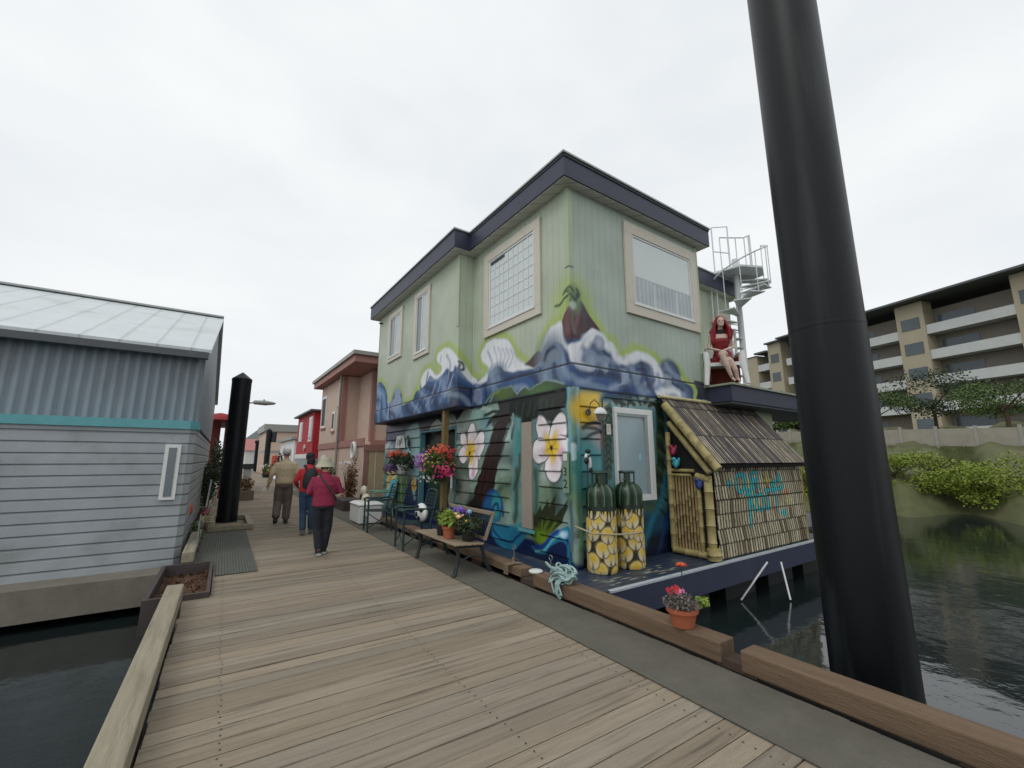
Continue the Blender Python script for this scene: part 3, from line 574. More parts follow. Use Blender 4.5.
# soft marbling of the spray paint
g=(.93+.14*cv.n)[:,None]; cv.c*=g; lum_=cv.c.mean(1)[:,None]; cv.c=lum_*.0+cv.c
o=grid_obj('upper_wall',np.stack([x,y,z],1),len(uu),len(zz),cv.c,M['up'],house); o.location=(-5.8,-8,0)
# lower wall
ul=np.unique(np.concatenate([np.arange(-8.15,0,.016),np.arange(0,6.03,.016),[0,6.03]])); zl=np.arange(.04,ZB+.02,.0118)
U,Z=np.meshgrid(ul,zl); u=U.ravel(); z=Z.ravel()
cl=Canvas(u,z,(146,166,156)); k_=max(i for i,o_ in enumerate(MURAL_LOW) if o_[0]=='e' and o_[5]==.35)+1; cl.run(MURAL_LOW[:k_])
s_=np.sin(u*5.1-z*7+1.7*np.sin(u*3.7+z*2)+1.3*np.sin(z*6.1-u*1.3)); sat_=(cl.c.max(1)-cl.c.min(1))/(cl.c.max(1)+1e-4)
for cond,am,col in ((s_>.5,(s_-.5)*.35,(176,196,190)),(s_<-.4,(-s_-.4)*.6,(36,56,62))):
    i_=np.where(cond&(z>.45)&(z<2.1))[0]; cl.blend(i_,am[i_]*1.3,col)
cl.run(MURAL_LOW[k_:])
cl.c=(cl.c**1.38)*1.26; right=u>3.45; cl.c[right]=np.array(lin((176,184,150)))
g=(.80+.30*cl.n)[:,None]; cl.c*=g; lum_=cl.c.mean(1)[:,None]; cl.c=lum_*.04+cl.c*.96
x=np.where(u>0,XM+u,XM); y=np.where(u>0,YF,YF-u); sx=np.where(u>0,0.,-1.); sy=np.where(u>0,-1.,0.)
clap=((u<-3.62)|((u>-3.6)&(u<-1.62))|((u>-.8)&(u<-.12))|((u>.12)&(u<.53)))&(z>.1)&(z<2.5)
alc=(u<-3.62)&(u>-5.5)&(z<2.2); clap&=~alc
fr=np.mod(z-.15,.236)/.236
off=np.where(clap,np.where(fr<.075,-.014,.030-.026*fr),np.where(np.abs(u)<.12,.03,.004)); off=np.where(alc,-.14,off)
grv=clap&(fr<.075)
cl.c[grv]*=.22  # shade under each lap deepened in the paint colour of the grooves
x=x+sx*off; y=y+sy*off; cr=np.abs(u)<1e-6; x=np.where(cr,XM-.03,x); y=np.where(cr,YF-.03,y)
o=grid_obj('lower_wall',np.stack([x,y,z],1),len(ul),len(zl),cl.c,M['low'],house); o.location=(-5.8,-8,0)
m=MB(); m.box(XR,XR+.02,YF+.02,5.7,2.5,ZT); m.box(XR,11.1,5.7,5.72,2.9,ZT); m.box(11.08,11.1,5.72,12,2.9,ZT); m.box(4.3,11.08,12.80,12.84,0.05,ZT); m.box(XB,4.3,12.72,12.76,ZB,ZT); m.box(10.23,10.25,4.55,12,.05,2.5)
hp(m,'side_wall',M['green'])
m=MB(); m.box(XB+.01,4.5,YJ+.01,12.74,ZB-.02,ZB+.0); m.box(4.2,7.7,4.57,7.5,ZB+.01,ZB+.03); hp(m,'bay_floor',M['navy'])
m=MB(); m.box(4.27,10.2,12.85,12.9,.05,2.5); hp(m,'rear_wall',M['green'])
def outline(e):
    return [(XB-.24-e,12.99+e),(XB-.24-e,YJ-.2-e),(XM-.24-e,YJ-.2-e),(XM-.24-e,YF-.19-e),(XR+.23+e,YF-.19-e),(XR+.23+e,5.5-e),(11.35+e,5.5-e),(11.35+e,12.99+e)]
m=MB(); m.prism(outline(0),5.80,6.17,'z'); roof=hp(m,'roof',M['navy'])
m=MB(); m.prism(outline(.03),6.17,6.20,'z'); o=m.build('roof_cap',M['capmetal'],roof)
m=MB(); m.prism(outline(-.025),5.785,5.80,'z'); o=m.build('soffit',M['soffit'],roof)
m=MB(); m.box(XM-.24-.012,XM-.24,YF-.19,YJ-.2,6.12,6.17); m.box(XM-.24,XR+.23,YF-.205,YF-.192,6.12,6.17); m.build('drip_edge',M['dark'],roof)
# corner boards of the upper floor
m=MB(); m.box(XM-.012,XM+.09,YF-.012,YF,2.95,ZT-.03); m.box(XM-.012,XM,YF,YF+.1,4.35,ZT-.03); 
M['lime']=mat('lime_trim',(176,190,160),.6,.08,3)
m=MB(); m.prism([(XM-.014,YF-.014),(XM+.08,YF-.014),(XM+.08,YF-.001),(XM-.001,YF-.001),(XM-.001,YF+.09),(XM-.014,YF+.09)],4.45,ZT-.03,'z'); hp(m,'corner_board',M['lime'])
m=MB(); m.box(XB-.014,XB-.001,YJ-.01,YJ+.09,4.2,ZT-.03); hp(m,'corner_board',M['lime'])
m=MB(); m.box(XR-.06,XR+.03,YF-.014,YF-.001,2.95,ZT-.03); hp(m,'corner_board',M['lime'])
def window(face,a0,a1,z0,z1,fw,mull=0,grid=None,sheer=None,sill=True):
    """face 'L' at x (a = y) or 'F' at y (a = x)"""
    kind,base=face
    def B(mb,p,q,d0,d1,s,t):
        if kind=='L': mb.box(base-d1,base-d0,p,q,s,t)
        else: mb.box(p,q,base-d1,base-d0,s,t)
    m=MB(); B(m,a0,a1,.0015,.045,z1-fw,z1); B(m,a0,a1,.0015,.045,z0,z0+fw); B(m,a0,a0+fw,.0015,.045,z0+fw,z1-fw); B(m,a1-fw,a1,.0015,.045,z0+fw,z1-fw)
    w=hp(m,'window',M['frame'],bevel=.004)
    i0,i1,j0,j1=a0+fw,a1-fw,z0+fw,z1-fw
    m=MB(); t=.035
    B(m,i0,i1,.0015,.03,j1-t,j1); B(m,i0,i1,.0015,.03,j0,j0+t); B(m,i0,i0+t,.0015,.03,j0+t,j1-t); B(m,i1-t,i1,.0015,.03,j0+t,j1-t)
    if mull: B(m,(i0+i1)/2-.02,(i0+i1)/2+.02,.0015,.028,j0+t,j1-t)
    B(m,i0-.02,i1+.02,.045,.06,j0-.03,j0)
    m.build('sash',M['white'],w)
    m=MB(); B(m,i0+t,i1-t,.004,.012,j0+t,j1-t); m.build('pane',M['glass'],w)
    return w,(i0+t,i1-t,j0+t,j1-t),B
M['pane_pale']=glass_mat('pane_with_pale_blind',(204,214,212),.12)
M['sheer']=mat('sheer_curtain',(190,198,202),.5,.16,(3)); add_lines(M['sheer'],.11,.05,.18,'xy',.2)
# large left window with lattice
w,r,B=window(('L',XM),5.22,7.03,3.87,5.60,.17)
[k_ for k_ in kids(w) if k_.name.startswith('pane')][0].data.materials[0]=M['pane_pale']
m=MB()
for k in range(1,9): a=r[0]+(r[1]-r[0])*k/9; B(m,a-.008,a+.008,.0125,.02,r[2],r[3])
for k in range(1,7): a=r[2]+(r[3]-r[2])*k/7; B(m,r[0],r[1],.0125,.019,a-.007,a+.007)
m.build('lattice',M['white'],w)
m=MB(); B(m,r[1]-.5,r[1]-.02,.0125,.022,r[3]-.07,r[3]-.02); m.build('vent_slot',M['dark'],w)
# two narrow windows on the bay
for (a0,a1,z0,z1) in ((8.93,9.86,3.93,5.62),(10.72,11.82,4.21,5.62)):
    w,r,B=window(('L',XB),a0,a1,z0,z1,.13,mull=1)
    m=MB(); B(m,r[0],(r[0]+r[1])/2-.03,.0125,.016,r[2],r[3]); m.build('curtain',M['blind'],w)
# front window
w,r,B=window(('F',YF),5.49,7.62,3.95,5.63,.20)
m=MB(); zc=r[2]+(r[3]-r[2])*.40; B(m,r[0],r[1],.0125,.017,zc,r[3]); m.build('sky_reflection_blind',M['pane_pale'],w)  # sky reflection of the upper glass put into this panel's pale colour
m=MB(); B(m,r[0],r[1],.0125,.016,r[2],zc-.002); m.build('curtain',M['sheer'],w)
for a_ in (r[0]+.5,r[1]-.5): m=MB(); B(m,a_,a_+.07,.0165,.024,r[2],zc-.05); m.build('curtain_edge',M['blind'],w)
# frosted ground-floor window by the tanks
M['frost']=glass_mat('frosted_glass',(150,172,178),.28)
m=MB(); z0,z1,a0,a1=.88,2.32,5.04,5.95
m.box(a0,a1,YF-.06,YF-.006,z1-.09,z1); m.box(a0,a1,YF-.06,YF-.006,z0,z0+.09); m.box(a0,a0+.05,YF-.06,YF-.006,z0+.09,z1-.09); m.box(a1-.13,a1,YF-.06,YF-.006,z0+.09,z1-.09)
w=hp(m,'window',M['white'],bevel=.004); w['label']='frosted ground-floor window with white frame'
m=MB(); m.box(a0+.05,a1-.13,YF-.03,YF-.007,z0+.09,z1-.09); m.build('pane',M['frost'],w)
m=MB(); m.box(a1-.2,a1-.13,YF-.055,YF-.032,z0+.09,z1-.09);m.box(a0+.05,a1-.2,YF-.055,YF-.032,z1-.13,z1-.09); m.build('sash',mat('grey_sash',(150,158,158),.5),w)
m=MB(); m.ball((a1-.33,YF-.033,1.55),(.035,.005,.06)); m.build('sticker',mat('pale_blue_sticker',(150,200,220),.5),w)
# beige painted shutter window on the left wall
M['beige']=mat('beige_panel',(158,148,136),.6,.08,3)
m=MB(); m.box(XM-.035,XM-.006,5.50,5.77,.45,2.12); w=hp(m,'window',M['beige']); w['label']='narrow beige panel between the painted palm and the flower'
m=MB(); m.box(XM-.055,XM-.036,5.42,5.85,.39,.44); m.build('sill',mat('teal_sill',(96,160,168),.5),w)
# entrance door in the recess
m=MB(); m.box(XM-.03,XM+.10,8.12,8.17,.05,2.2); m.box(XM-.03,XM+.10,10.02,10.06,.05,2.2);m.box(XM-.03,XM+.10,8.17,10.02,2.16,2.2); d=hp(m,'door',mat('teal_frame',(84,134,138),.5)); d['label']='dark recessed entrance framed in teal'
m=MB(); m.box(XM+.09,XM+.12,8.5,8.58,.9,1.2); m.build('handle',M['white'],d)
# small wing window
w,r,B=window(('F',5.7),10.35,10.95,4.0,5.3,.1)
# balcony platform
m=MB(); m.box(7.66,13.5,4.03,5.68,2.57,2.86); bal=hp(m,'balcony_deck',M['navy'])
m=MB(); m.box(7.61,13.5,3.98,5.69,2.862,2.9); m.build('deck_edge',mat('pale_edge',(150,154,136),.6),bal)
m=MB(); m.box(7.7,13.4,4.07,4.5,2.53,2.568); m.build('deck_underside',mat('underside_grey',(92,96,100),.7),bal)
# conduit and downpipe
m=MB(); m.tube([(4.80,4.52,.3),(4.80,4.52,2.42),(4.86,4.52,2.47),(6.1,4.52,2.47)],.014,6); hp(m,'conduit',mat('conduit_dark',(60,80,80),.5),smooth=True)
m=MB(); m.bar((3.85,12.6,5.62),(3.78,12.5,5.58),.05,.05); hp(m,'eave_lamp',M['dark'])

# wall lantern
lt=thing('wall_lantern','gooseneck wall lantern with a pale hood beside the yellow painted flower','wall lamp',(4.60,4.5,2.2)); lt.scale=(.9,.62,.9)
m=MB(); m.tube([(-.14,.01,.0),(-.14,-.03,0)],.055,14); m.build('backplate',mat('pewter',(110,112,108),.35,metal=.6),lt,smooth=True)
m=MB(); m.tube([(-.14,-.03,0),(-.15,-.10,.14),(-.10,-.16,.2),(-.03,-.19,.14),(0,-.2,.06)],.009,6); m.build('arm',M['dark'],lt,smooth=True)
m=MB(); m.lathe([(.015,.08),(.05,.07),(.09,.045),(.12,.01),(.13,-.02),(.13,-.035)],0,-.2,0,20); m.build('lamp_shade',M['white'],lt,smooth=True)
m=MB(); m.lathe([(.085,-.025),(.08,-.08),(.05,-.14),(.01,-.15)],0,-.2,0,16); m.build('globe',mat('smoky_glass',(120,124,112),.2),lt,smooth=True)
# small notice plates, number plate, pictures
def plate(name,lab,cat,face,a,z,w,h,col):
    t=thing(name,lab,cat,(a,YF-.012,z) if face=='F' else (XM-.03,a,z)); m=MB()
    if face=='F': m.box(-w/2,w/2,-.012,0,-h/2,h/2)
    else: m.box(-.012,0,-w/2,w/2,-h/2,h/2)
    m.build('panel',mat(name+'_paint'+str(col[0]),col,.5),t,bevel=.002); return t
t=plate('notice','small white notice beside the frosted window','notice','F',4.93,1.97,.09,.16,(214,210,200))
m=MB(); 
for k in range(4): m.box(-.03,.025-.008*(k%2),-.0135,-.0125,.05-.03*k,.056-.03*k)
m.build('lettering',M['dark'],t)
num=thing('house_number','narrow green house number board with a white square and the digit 3','house number',(4.17,4.66,1.45))
m=MB(); m.box(-.012,.0,-.06,.07,-.40,.18); m.build('board',mat('grey_green_board',(124,148,130),.6),num)
m=MB(); m.box(-.018,-.013,-.035,.045,.05,.15); m.build('square',M['white'],num)
for k,(s,zz_) in enumerate((('3',-.16),('2',-.33))):
    cu=bpy.data.curves.new('digit','FONT'); cu.body=s; cu.size=.17; cu.extrude=.002; ob=bpy.data.objects.new('digit',cu); 
    dg=bpy.context.evaluated_depsgraph_get(); C.objects.link(ob); me=bpy.data.meshes.new_from_object(ob); bpy.data.objects.remove(ob)
    o2=bpy.data.objects.new('digit',me); me.materials.clear(); me.materials.append(mat('digit_dark',(30,50,36),.6)); C.objects.link(o2); o2.parent=num
    o2.rotation_euler=(R(90),0,R(-90)); o2.location=(-.015,.055,zz_)
pic=thing('framed_picture','white tapered sign with a grey sketch hung on the blue wall','sign',(4.17,11.35,1.98))
m=MB(); m.prism([(.36,-.16),(-.36,-.16),(-.25,.17),(.25,.17)],-.02,0,'x'); m.build('panel',M['white'],pic)
m=MB(); m.bar((-.025,.18,-.1),(-.025,.12,.1),.006,.03); m.ball((-.022,.02,-.02),(.006,.07,.09)); m.ball((-.022,-.1,.03),(.006,.06,.1)); m.build('sketch',mat('grey_sketch',(136,140,130),.7),pic)
cat_=MB(); cat_.ball((0,0,0),(.02,.09,.12)); cat_.ball((0,.07,.14),(.02,.05,.05)); cat_.prism([(-.05,-.08),(-.15,-.22),(-.02,-.12)],-.01,.01,'x'); o=cat_.build('bird_ornament',mat('black_iron',(22,24,26),.5),None,smooth=True); o.location=(4.15,10.7,1.95); tag(o,'small black metal bird ornament on the pale boards','ornament')
# float deck under the house
M['deck']=mat('deck_blue',(46,58,78),.45,.22,4,bump=.15,bscale=25,stain=((96,112,120),3.5,.55)); add_lines(M['deck'],.14,.012,.5,'y',.4)
m=MB(); m.box(3.56,10.2,3.67,13.6,-.04,.03); m.box(10.2,14,4.4,13.6,-.04,.03); m.build('house_float_deck',M['deck'],kind='structure')
m=MB(); m.box(3.56,10.2,3.635,3.668,-.30,.012); m.build('deck_skirt',mat('skirt_navy',(44,50,74),.5,.12,3),kind='structure')
m=MB(); m.box(3.9,10.2,3.63,3.70,.013,.034); m.build('deck_edge_strip',mat('edge_white',(176,184,190),.5,.15,8),kind='structure')
m=MB()
for k in range(5): m.box(4.0+k*1.35,4.9+k*1.35,3.9,12,-.75,-.06)
m.build('float_tanks',mat('float_black',(24,26,28),.6),kind='structure')
# worn patches near the tanks: scraped paint on the deck
m=MB()
for k in range(26):
    a=rnd.uniform(4.0,5.6); b=rnd.uniform(3.78,4.1)+.0; w=rnd.uniform(.03,.16); m.add([(a-w,b,.034),(a,b-.012,.034),(a+w,b+.006,.034),(a,b+.02,.034)],[(0,1,2,3)])
m.build('scraped_paint',mat('bare_wood',(140,140,124),.8,.2,20),kind='structure')
# ---------------------------------------------------------------- dock (turned 1.2 degrees from the house)
TH=-R(1.2)
def dk(x,y): return (x*math.cos(TH)-y*math.sin(TH), x*math.sin(TH)+y*math.cos(TH))
def dobj(o): o.rotation_euler=(0,0,TH); return o
# planks
M['plank']=mat('dock_plank',(0,0,0),.85,.22,3,attr='paint',bump=.5,bscale=18,stretch=(.5,9,9),stain=((74,66,58),2.2,.6))
nP=len(np.arange(-4,110,.142)); vs=[];cols=[];F=[]
base=np.array(lin((142,132,117)))
for k in range(nP):
    y0=-4+k*.142; y1=y0+.134; t=rnd.random(); c=base*(.82+.32*rnd.random())*np.array([1+.06*t,1,1-.08*t]); 
    dz=rnd.uniform(-.003,.003); xa=-.235+rnd.uniform(-.01,.01); xb=3.22
    if 6.1<y0<7.9: xa=.01
    nseg=1
    n=len(vs)
    for z in (-.05,0+dz):
        for (px,py) in ((xa,y0),(xb,y0),(xb,y1),(xa,y1)): vs.append((px,py,z)); cols.append(c)
    F+=[(n+4,n+5,n+6,n+7),(n,n+1,n+5,n+4),(n+2,n+3,n+7,n+6),(n+1,n+2,n+6,n+5),(n+3,n,n+4,n+7)]
me=bpy.data.meshes.new('boardwalk'); me.from_pydata(vs,[],F); ca=me.color_attributes.new('paint','FLOAT_COLOR','POINT')
ca.data.foreach_set('color',np.concatenate([np.array(cols),np.ones((len(cols),1))],1).astype(np.float32).ravel()); me.materials.append(M['plank'])
o=bpy.data.objects.new('boardwalk',me); C.objects.link(o); dobj(o); o['kind']='structure'
m=MB(); m.box(.03,3.4,-4,110,-.45,-.055); m.box(-.24,.03,8.0,110,-.45,-.055); m.box(-.24,.03,-4,6.05,-.45,-.055); dobj(m.build('dock_frame',mat('dock_under',(46,42,38),.9),kind='structure'))
M['grip']=mat('grip_strip',(98,95,85),.95,.16,5,bump=.5,bscale=120,stain=((78,78,66),1.6,.5))
m=MB(); m.box(2.62,3.19,-4,24,.006,.012); dobj(m.build('grip_path',M['grip'],kind='structure'))
M['mat2']=add_lines(mat('rubber_mat',(92,94,86),.9,.14,5,bump=.3,bscale=90),.035,.008,.35,'x',.5)
m=MB(); m.prism([(.03,7.13),(.52,7.13),(.52,11.25),(-.22,11.25),(-.22,7.99),(.03,7.99)],.007,.014,'z'); dobj(m.build('grip_mat',M['mat2'],kind='structure'))
# kerb timbers
M['timber']=mat('kerb_timber',(112,92,72),.85,.28,3,bump=.5,bscale=20,stretch=(8,.6,8),stain=((80,66,54),2,.5))
M['timberg']=mat('kerb_timber_grey',(150,142,122),.9,.25,3,bump=.5,bscale=20,stretch=(8,.6,8),stain=((90,84,70),2,.5))
segs=[(-4,1.9,'brown kerb timber beyond the flower box at the dock edge'),(2.05,4.42,'brown kerb timber under the teal rope coil'),(4.68,5.62,'short brown kerb timber with the white lid on it'),(5.66,9.2,'brown kerb timber running behind the garden bench'),(9.24,13.6,'brown kerb timber behind the far green armchair')]
for a,b,l in segs:
    m=MB(); m.box(3.225,3.42,a,b,.06 if a>4 else .02,.165); o=dobj(m.build('kerb_timber',M['timber'],bevel=.012)); tag(o,l,'timber','timbers along the right dock edge')
m=MB()
for k in range(14): m.box(3.24,3.40,-3.4+k*1.3,-3.1+k*1.3,0,.06)
dobj(m.build('timber_blocks',mat('block_dark',(70,56,46),.9),kind='structure'))
for a,b,l in [(-4,6.05,'grey kerb timber in front of the sunken planter'),(8.0,13.2,'weathered grey kerb timber beside the rubber mat'),(13.3,24,'weathered grey kerb timber beyond the nearest black piling')]:
    m=MB(); m.box(-.39,-.24,a,b,.05,.2); o=dobj(m.build('kerb_timber',M['timberg'],bevel=.012)); tag(o,l,'timber','timbers along the left dock edge')
m=MB()
for k in (0,1,2,3,4,5,6,9,10,11,12,13,14,15,16,17,18,19,20,21): m.box(-.38,-.25,-3+k*1.25,-2.7+k*1.25,-.1,.05)
dobj(m.build('timber_blocks',mat('block_dark',(70,56,46),.9),kind='structure'))
# sunken planter bottom-left
t=thing('planter_box','dark wooden planter of brown soil at the lower left dock edge','planter',(*dk(-.17,7.03),0),TH)
m=MB(); a,b,c,d=-.42,.17,-.90,.90
m.box(a,b,c,c+.05,-.3,.06);m.box(a,b,d-.05,d,-.3,.06);m.box(a,a+.05,c+.05,d-.05,-.3,.06);m.box(b-.04,b,c+.05,d-.05,-.3,.06)
m.build('box',mat('dark_planter',(70,62,60),.7,.2,6),t,bevel=.004)
m=MB(); m.box(a+.05,b-.04,c+.05,d-.05,-.25,-.1)
for k in range(400): m.leaf(Vector((rnd.uniform(a+.06,b-.05),rnd.uniform(c+.06,d-.06),-.08+rnd.random()*.03)),.05)
m.build('soil',mat('brown_soil',(92,66,48),.95,.4,14),t)
# water
mw=mat('harbour_water',(30,38,38),.06,.3,.6,spec=.6,bump=.35,bscale=2.2)
m=MB(); m.add([(-900,-900,-.62),(900,-900,-.62),(900,1400,-.62),(-900,1400,-.62)],[(0,1,2,3)]); m.build('water',mw,kind='structure')
# pilings
M['pile']=mat('black_piling',(14,17,21),.42,.25,3,bump=.04,stretch=(3,3,.3),stain=((60,66,68),1.3,.55))
def piling(x,y,r,h,lab,cone=True,collar=True,group='black pilings along the dock'):
    t=thing('piling',lab,'piling',(x,y,0),0,group)
    m=MB(); m.lathe([(r,-1.2),(r,h)],seg=40); m.build('post',M['pile'],t,smooth=True)
    m=MB(); m.lathe([(r*1.03,h-.05),(r*1.03,h+.02),(r*.55,h+.11),(.01,h+.20)] if cone else [(r*1.3,h-.3),(r*1.5,h-.1),(r*1.3,h+.1),(.05,h+.2)],seg=40); m.build('cap',M['pile'],t,smooth=True)
    return t
p=piling(.445,13.02,.222,3.56,'black piling with a pointed cap standing through the left dock edge')
m=MB(); 
for (a,b,c,d) in ((-.36,.40,-.36,-.27),(-.36,.40,.33,.42),(-.36,-.27,-.27,.33),(.31,.40,-.27,.33)): m.box(a,b,c,d,0,.10)
# the collar frame sits nearer the camera
fr_=thing('piling_collar','low grey timber frame around the foot of the nearest left piling','timber frame',(.50,12.3,0),TH)
m=MB(); m.box(-.42,.42,-1.0,-.86,.012,.12); m.box(.30,.42,-.86,.95,.012,.12); m.box(-.42,-.30,-.86,.95,.012,.12); m.box(-.42,.42,.95,1.08,.012,.12); m.build('beam',M['timberg'],fr_,bevel=.01)
M['pile'].node_tree.nodes['Principled BSDF'].inputs['Specular IOR Level'].default_value=.28
bigp=piling(4.25,1.36,.272,7.5,'huge black piling close to the viewer at the right'); bigp.rotation_euler=(0,-R(.9),0)
piling(4.20,46.3,.24,4.2,'distant thin black piling carrying a box near its top')
piling(5.03,70,.24,4.0,'farthest black piling with a rounded dark head',cone=False)
m=MB(); m.box(-.17,.2,-.2,.2,-.45,.5); bx=m.build('equipment_box',mat('box_dark',(34,38,42),.6),None,bevel=.02); bx.location=(4.62,46.2,3.55); tag(bx,'dark box mounted beside the distant thin piling','box')
m=MB(); m.lathe([(.276,-.7),(.279,-.45),(.277,-.22),(.274,-.16)],seg=40); m.build('algae_band',mat('algae',(58,62,40),.8,.5,9,bump=.5,bscale=40,stain=((120,116,100),14,.8)),bigp,smooth=True)
m=MB(); m.lathe([(.2735,2.6),(.2745,2.61),(.2745,2.62),(.2735,2.63)],seg=40,cap=False); m.build('weld_seam',M['pile'],bigp,smooth=True)
m=MB()
for k in range(int(18/.142)):
    for x_ in (.12,1.5,2.5):
        for dy in (.035,.1):
            cx,cy=x_+rnd.uniform(-.01,.01),-4+k*.142+dy; m.add([(cx+.006*math.cos(t*PI/3),cy+.006*math.sin(t*PI/3),.0045) for t in range(6)],[tuple(range(6))])
dobj(m.build('plank_nails',mat('rusty_nail',(50,44,40),.7),kind='structure'))
# street lamp
sl=thing('street_lamp','grey cobra-head street lamp reaching out from behind the left piling','street lamp',(.83,20.2,0)); sl.scale=(1,1,1)
m=MB(); m.tube([(0,0,0),(0,0,3.6),(.08,0,3.76),(.4,0,3.80)],[.05,.04,.035,.03],10); m.build('pole',mat('lamp_grey',(150,154,152),.5,metal=.3),sl,smooth=True)
m=MB(); m.loft([(0,0,-.45,.05,.04),(0,0,-.40,.11,.10),(0,0,0,.13,.14),(0,0,.30,.07,.10),(0,0,.38,.02,.02)],16)
for i,v in enumerate(m.v): m.v[i]=(v[2]+.76,v[1],3.81-v[0]*.8)
m.build('lamp_head',mat('lamp_head_grey',(150,152,150),.5),sl,smooth=True)
m=MB(); m.tube([(.70,0,3.86),(.70,0,3.95)],.03,8); m.build('sensor',M['dark'],sl)

# ---------------------------------------------------------------- bamboo shed
shed=thing('bamboo_shed','small shed clad in bamboo with turquoise lettering and a sloping cane roof','shed',(7.7,4.1,.03))
def sp_(o): o.location=(-7.7,-4.1,-.03); return o
M['bam']=mat('bamboo',(164,150,100),.5,.25,9,stain=((84,74,44),7,.7))
M['bamd']=mat('bamboo_old',(150,130,88),.5,.25,12,stain=((70,54,38),8,.5))
M['black']=mat('black_backing',(20,20,20),.8)
M['shmat']=mat('cane_paint',(0,0,0),.7,.10,20,attr='paint',bump=.1)
# side wall (faces the water): cane shingles with painted lettering
X0,X1=6.36,9.36; yw=3.76; z0,z1=.03,1.50
nu,nz=int((X1-X0)/.0068),int((z1-z0)/.012); uu=np.linspace(X0,X1,nu); zz=np.linspace(z0,z1,nz); U,Z=np.meshgrid(uu,zz); u=U.ravel();z=Z.ravel()
pitch=.215; row=np.floor((z-z0)/pitch); fz=(z-z0)/pitch-row
lean=(u-X0)/(X1-X0); sw=.079
uc=(u+.035*fz*np.sin(row*1.7)+row*.017); cell=np.floor(uc/sw); fu=uc/sw-cell
h1=hsh(cell,row); h2=hsh(cell*1.7+7,row+3); h3=hsh(cell,row*1.3+9)
cs=Canvas(u,z,(176,160,122),warp=.0)
A=np.array(lin((186,178,148)));Bc=np.array(lin((154,142,112)));Wc=np.array(lin((196,186,158)))
c=A[None]*(1-h1[:,None])+Bc[None]*h1[:,None]; c=np.where((h2>.75)[:,None],Wc[None],c); c=np.where((h2<.12)[:,None],np.array(lin((120,100,76)))[None],c)
cs.c=c*(.8+.3*hsh(np.floor(u/.02),np.floor(z/.05)))[:,None]
TQ=(50,190,196);TD=(18,104,120)
def letter(strokes,ox,oz,s,w=.052):
    ox-=.22
    for col,ww in ((TD,w+.02),(TQ,w)):
        for p in strokes: cs.stroke([(ox+a*s,oz+b*s) for a,b in p],ww,col,.015)
cs.warp=0
for (a,b,r_,col) in [(7.42,1.06,.10,(206,184,60)),(8.0,1.16,.16,(200,186,96)),(7.65,1.32,.07,(190,90,70)),(7.55,.80,.14,(206,200,110)),(8.55,1.12,.10,(204,190,130)),(8.75,.78,.12,(206,196,130)),(8.2,.66,.07,(200,110,70)),(8.70,.93,.06,(206,130,70)),(8.45,.72,.12,(196,186,150))]:
    for k in range(6): cs.stroke([(a,b),(a+r_*math.cos(k*PI/3),b+r_*math.sin(k*PI/3))],.035,col,.03)
O_=[(.5,.95),(.15,.85),(.02,.5),(.15,.12),(.5,.02),(.8,.2),(.88,.55),(.75,.88),(.5,.95)]
letter([O_],7.20,.99,.30)
letter([[(.05,.95),(.08,.3),(.35,.03),(.7,.15),(.75,.95)]],7.47,1.00,.29)
letter([[(.1,0),(.12,.95)],[(.12,.95),(.6,.95),(.68,.7),(.4,.5),(.14,.48)],[(.4,.5),(.8,.0)]],7.72,1.02,.30)
letter([[(-.2,.55),(0,.75),(.1,.5),(-.1,.35)],[(0,.55),(.2,.5)]],6.98,1.02,.22,.035)
letter([[(.1,.98),(.14,-.62)],[(-.15,.9),(.1,1.0),(.3,.9)],[(.75,.9),(.16,.4)],[(.3,.5),(.8,.02)]],7.52,.66,.32)
letter([O_],7.82,.67,.28)
letter([[(.1,1.),(.1,0)],[(-.1,1.0),(.3,1.0)],[(-.1,0),(.3,0)]],8.16,.69,.30)
letter([[(.4,1.4),(.42,-.3)],[(-.15,.98),(1.15,1.02),(1.5,1.25)],[(.1,1.2),(.4,1.5),(.7,1.3)]],8.36,.70,.30)
cs.ell([(8.46,1.18)],.07,.09,TQ,.03); cs.ell([(8.52,.58)],.08,.07,TQ,.03)
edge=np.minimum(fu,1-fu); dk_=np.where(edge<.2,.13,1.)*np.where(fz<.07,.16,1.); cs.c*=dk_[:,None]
rel=.014*np.sqrt(np.clip(1-(2*fu-1)**2,0,1))*(fz>.06)+.012*(1-fz)
# the wall leans out slightly at the far end
P=np.stack([u,yw-rel,z],1)
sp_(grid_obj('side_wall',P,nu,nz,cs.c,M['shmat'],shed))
# roof canes
top=(4.50,2.545);bot=(3.60,1.44)
nu,nz=int(3.15/.0068),110; uu=np.linspace(0,1,nu); vv=np.linspace(0,1,nz); U,V=np.meshgrid(uu,vv); u=U.ravel();v=V.ravel()
xl=6.17; xr=9.30; X=xl+(xr-xl)*u; SL=1.42; s=v*SL
cw=.066; row=np.where(s<.55,0,np.where(s<1.22,1,2)); uc=X+row*.013; cell=np.floor(uc/cw); fu=uc/cw-cell
h1=hsh(cell,row);h2=hsh(cell+3,row+5)
c=np.array(lin((132,122,108)))[None]*(.6+.5*h1)[:,None]; c=np.where((h2>.82)[:,None],np.array(lin((166,156,132)))[None],c); c=np.where((h2<.3)[:,None],np.array(lin((88,80,84)))[None],c)
c=c*(.7+.5*hsh(np.floor(s/.11)+cell*3.7,cell))[:,None]
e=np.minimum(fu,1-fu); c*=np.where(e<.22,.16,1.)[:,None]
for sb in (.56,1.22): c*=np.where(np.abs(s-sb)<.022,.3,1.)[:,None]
rel=.016*np.sqrt(np.clip(1-(2*fu-1)**2,0,1))+.010*(row==1)+.02*(row==0)
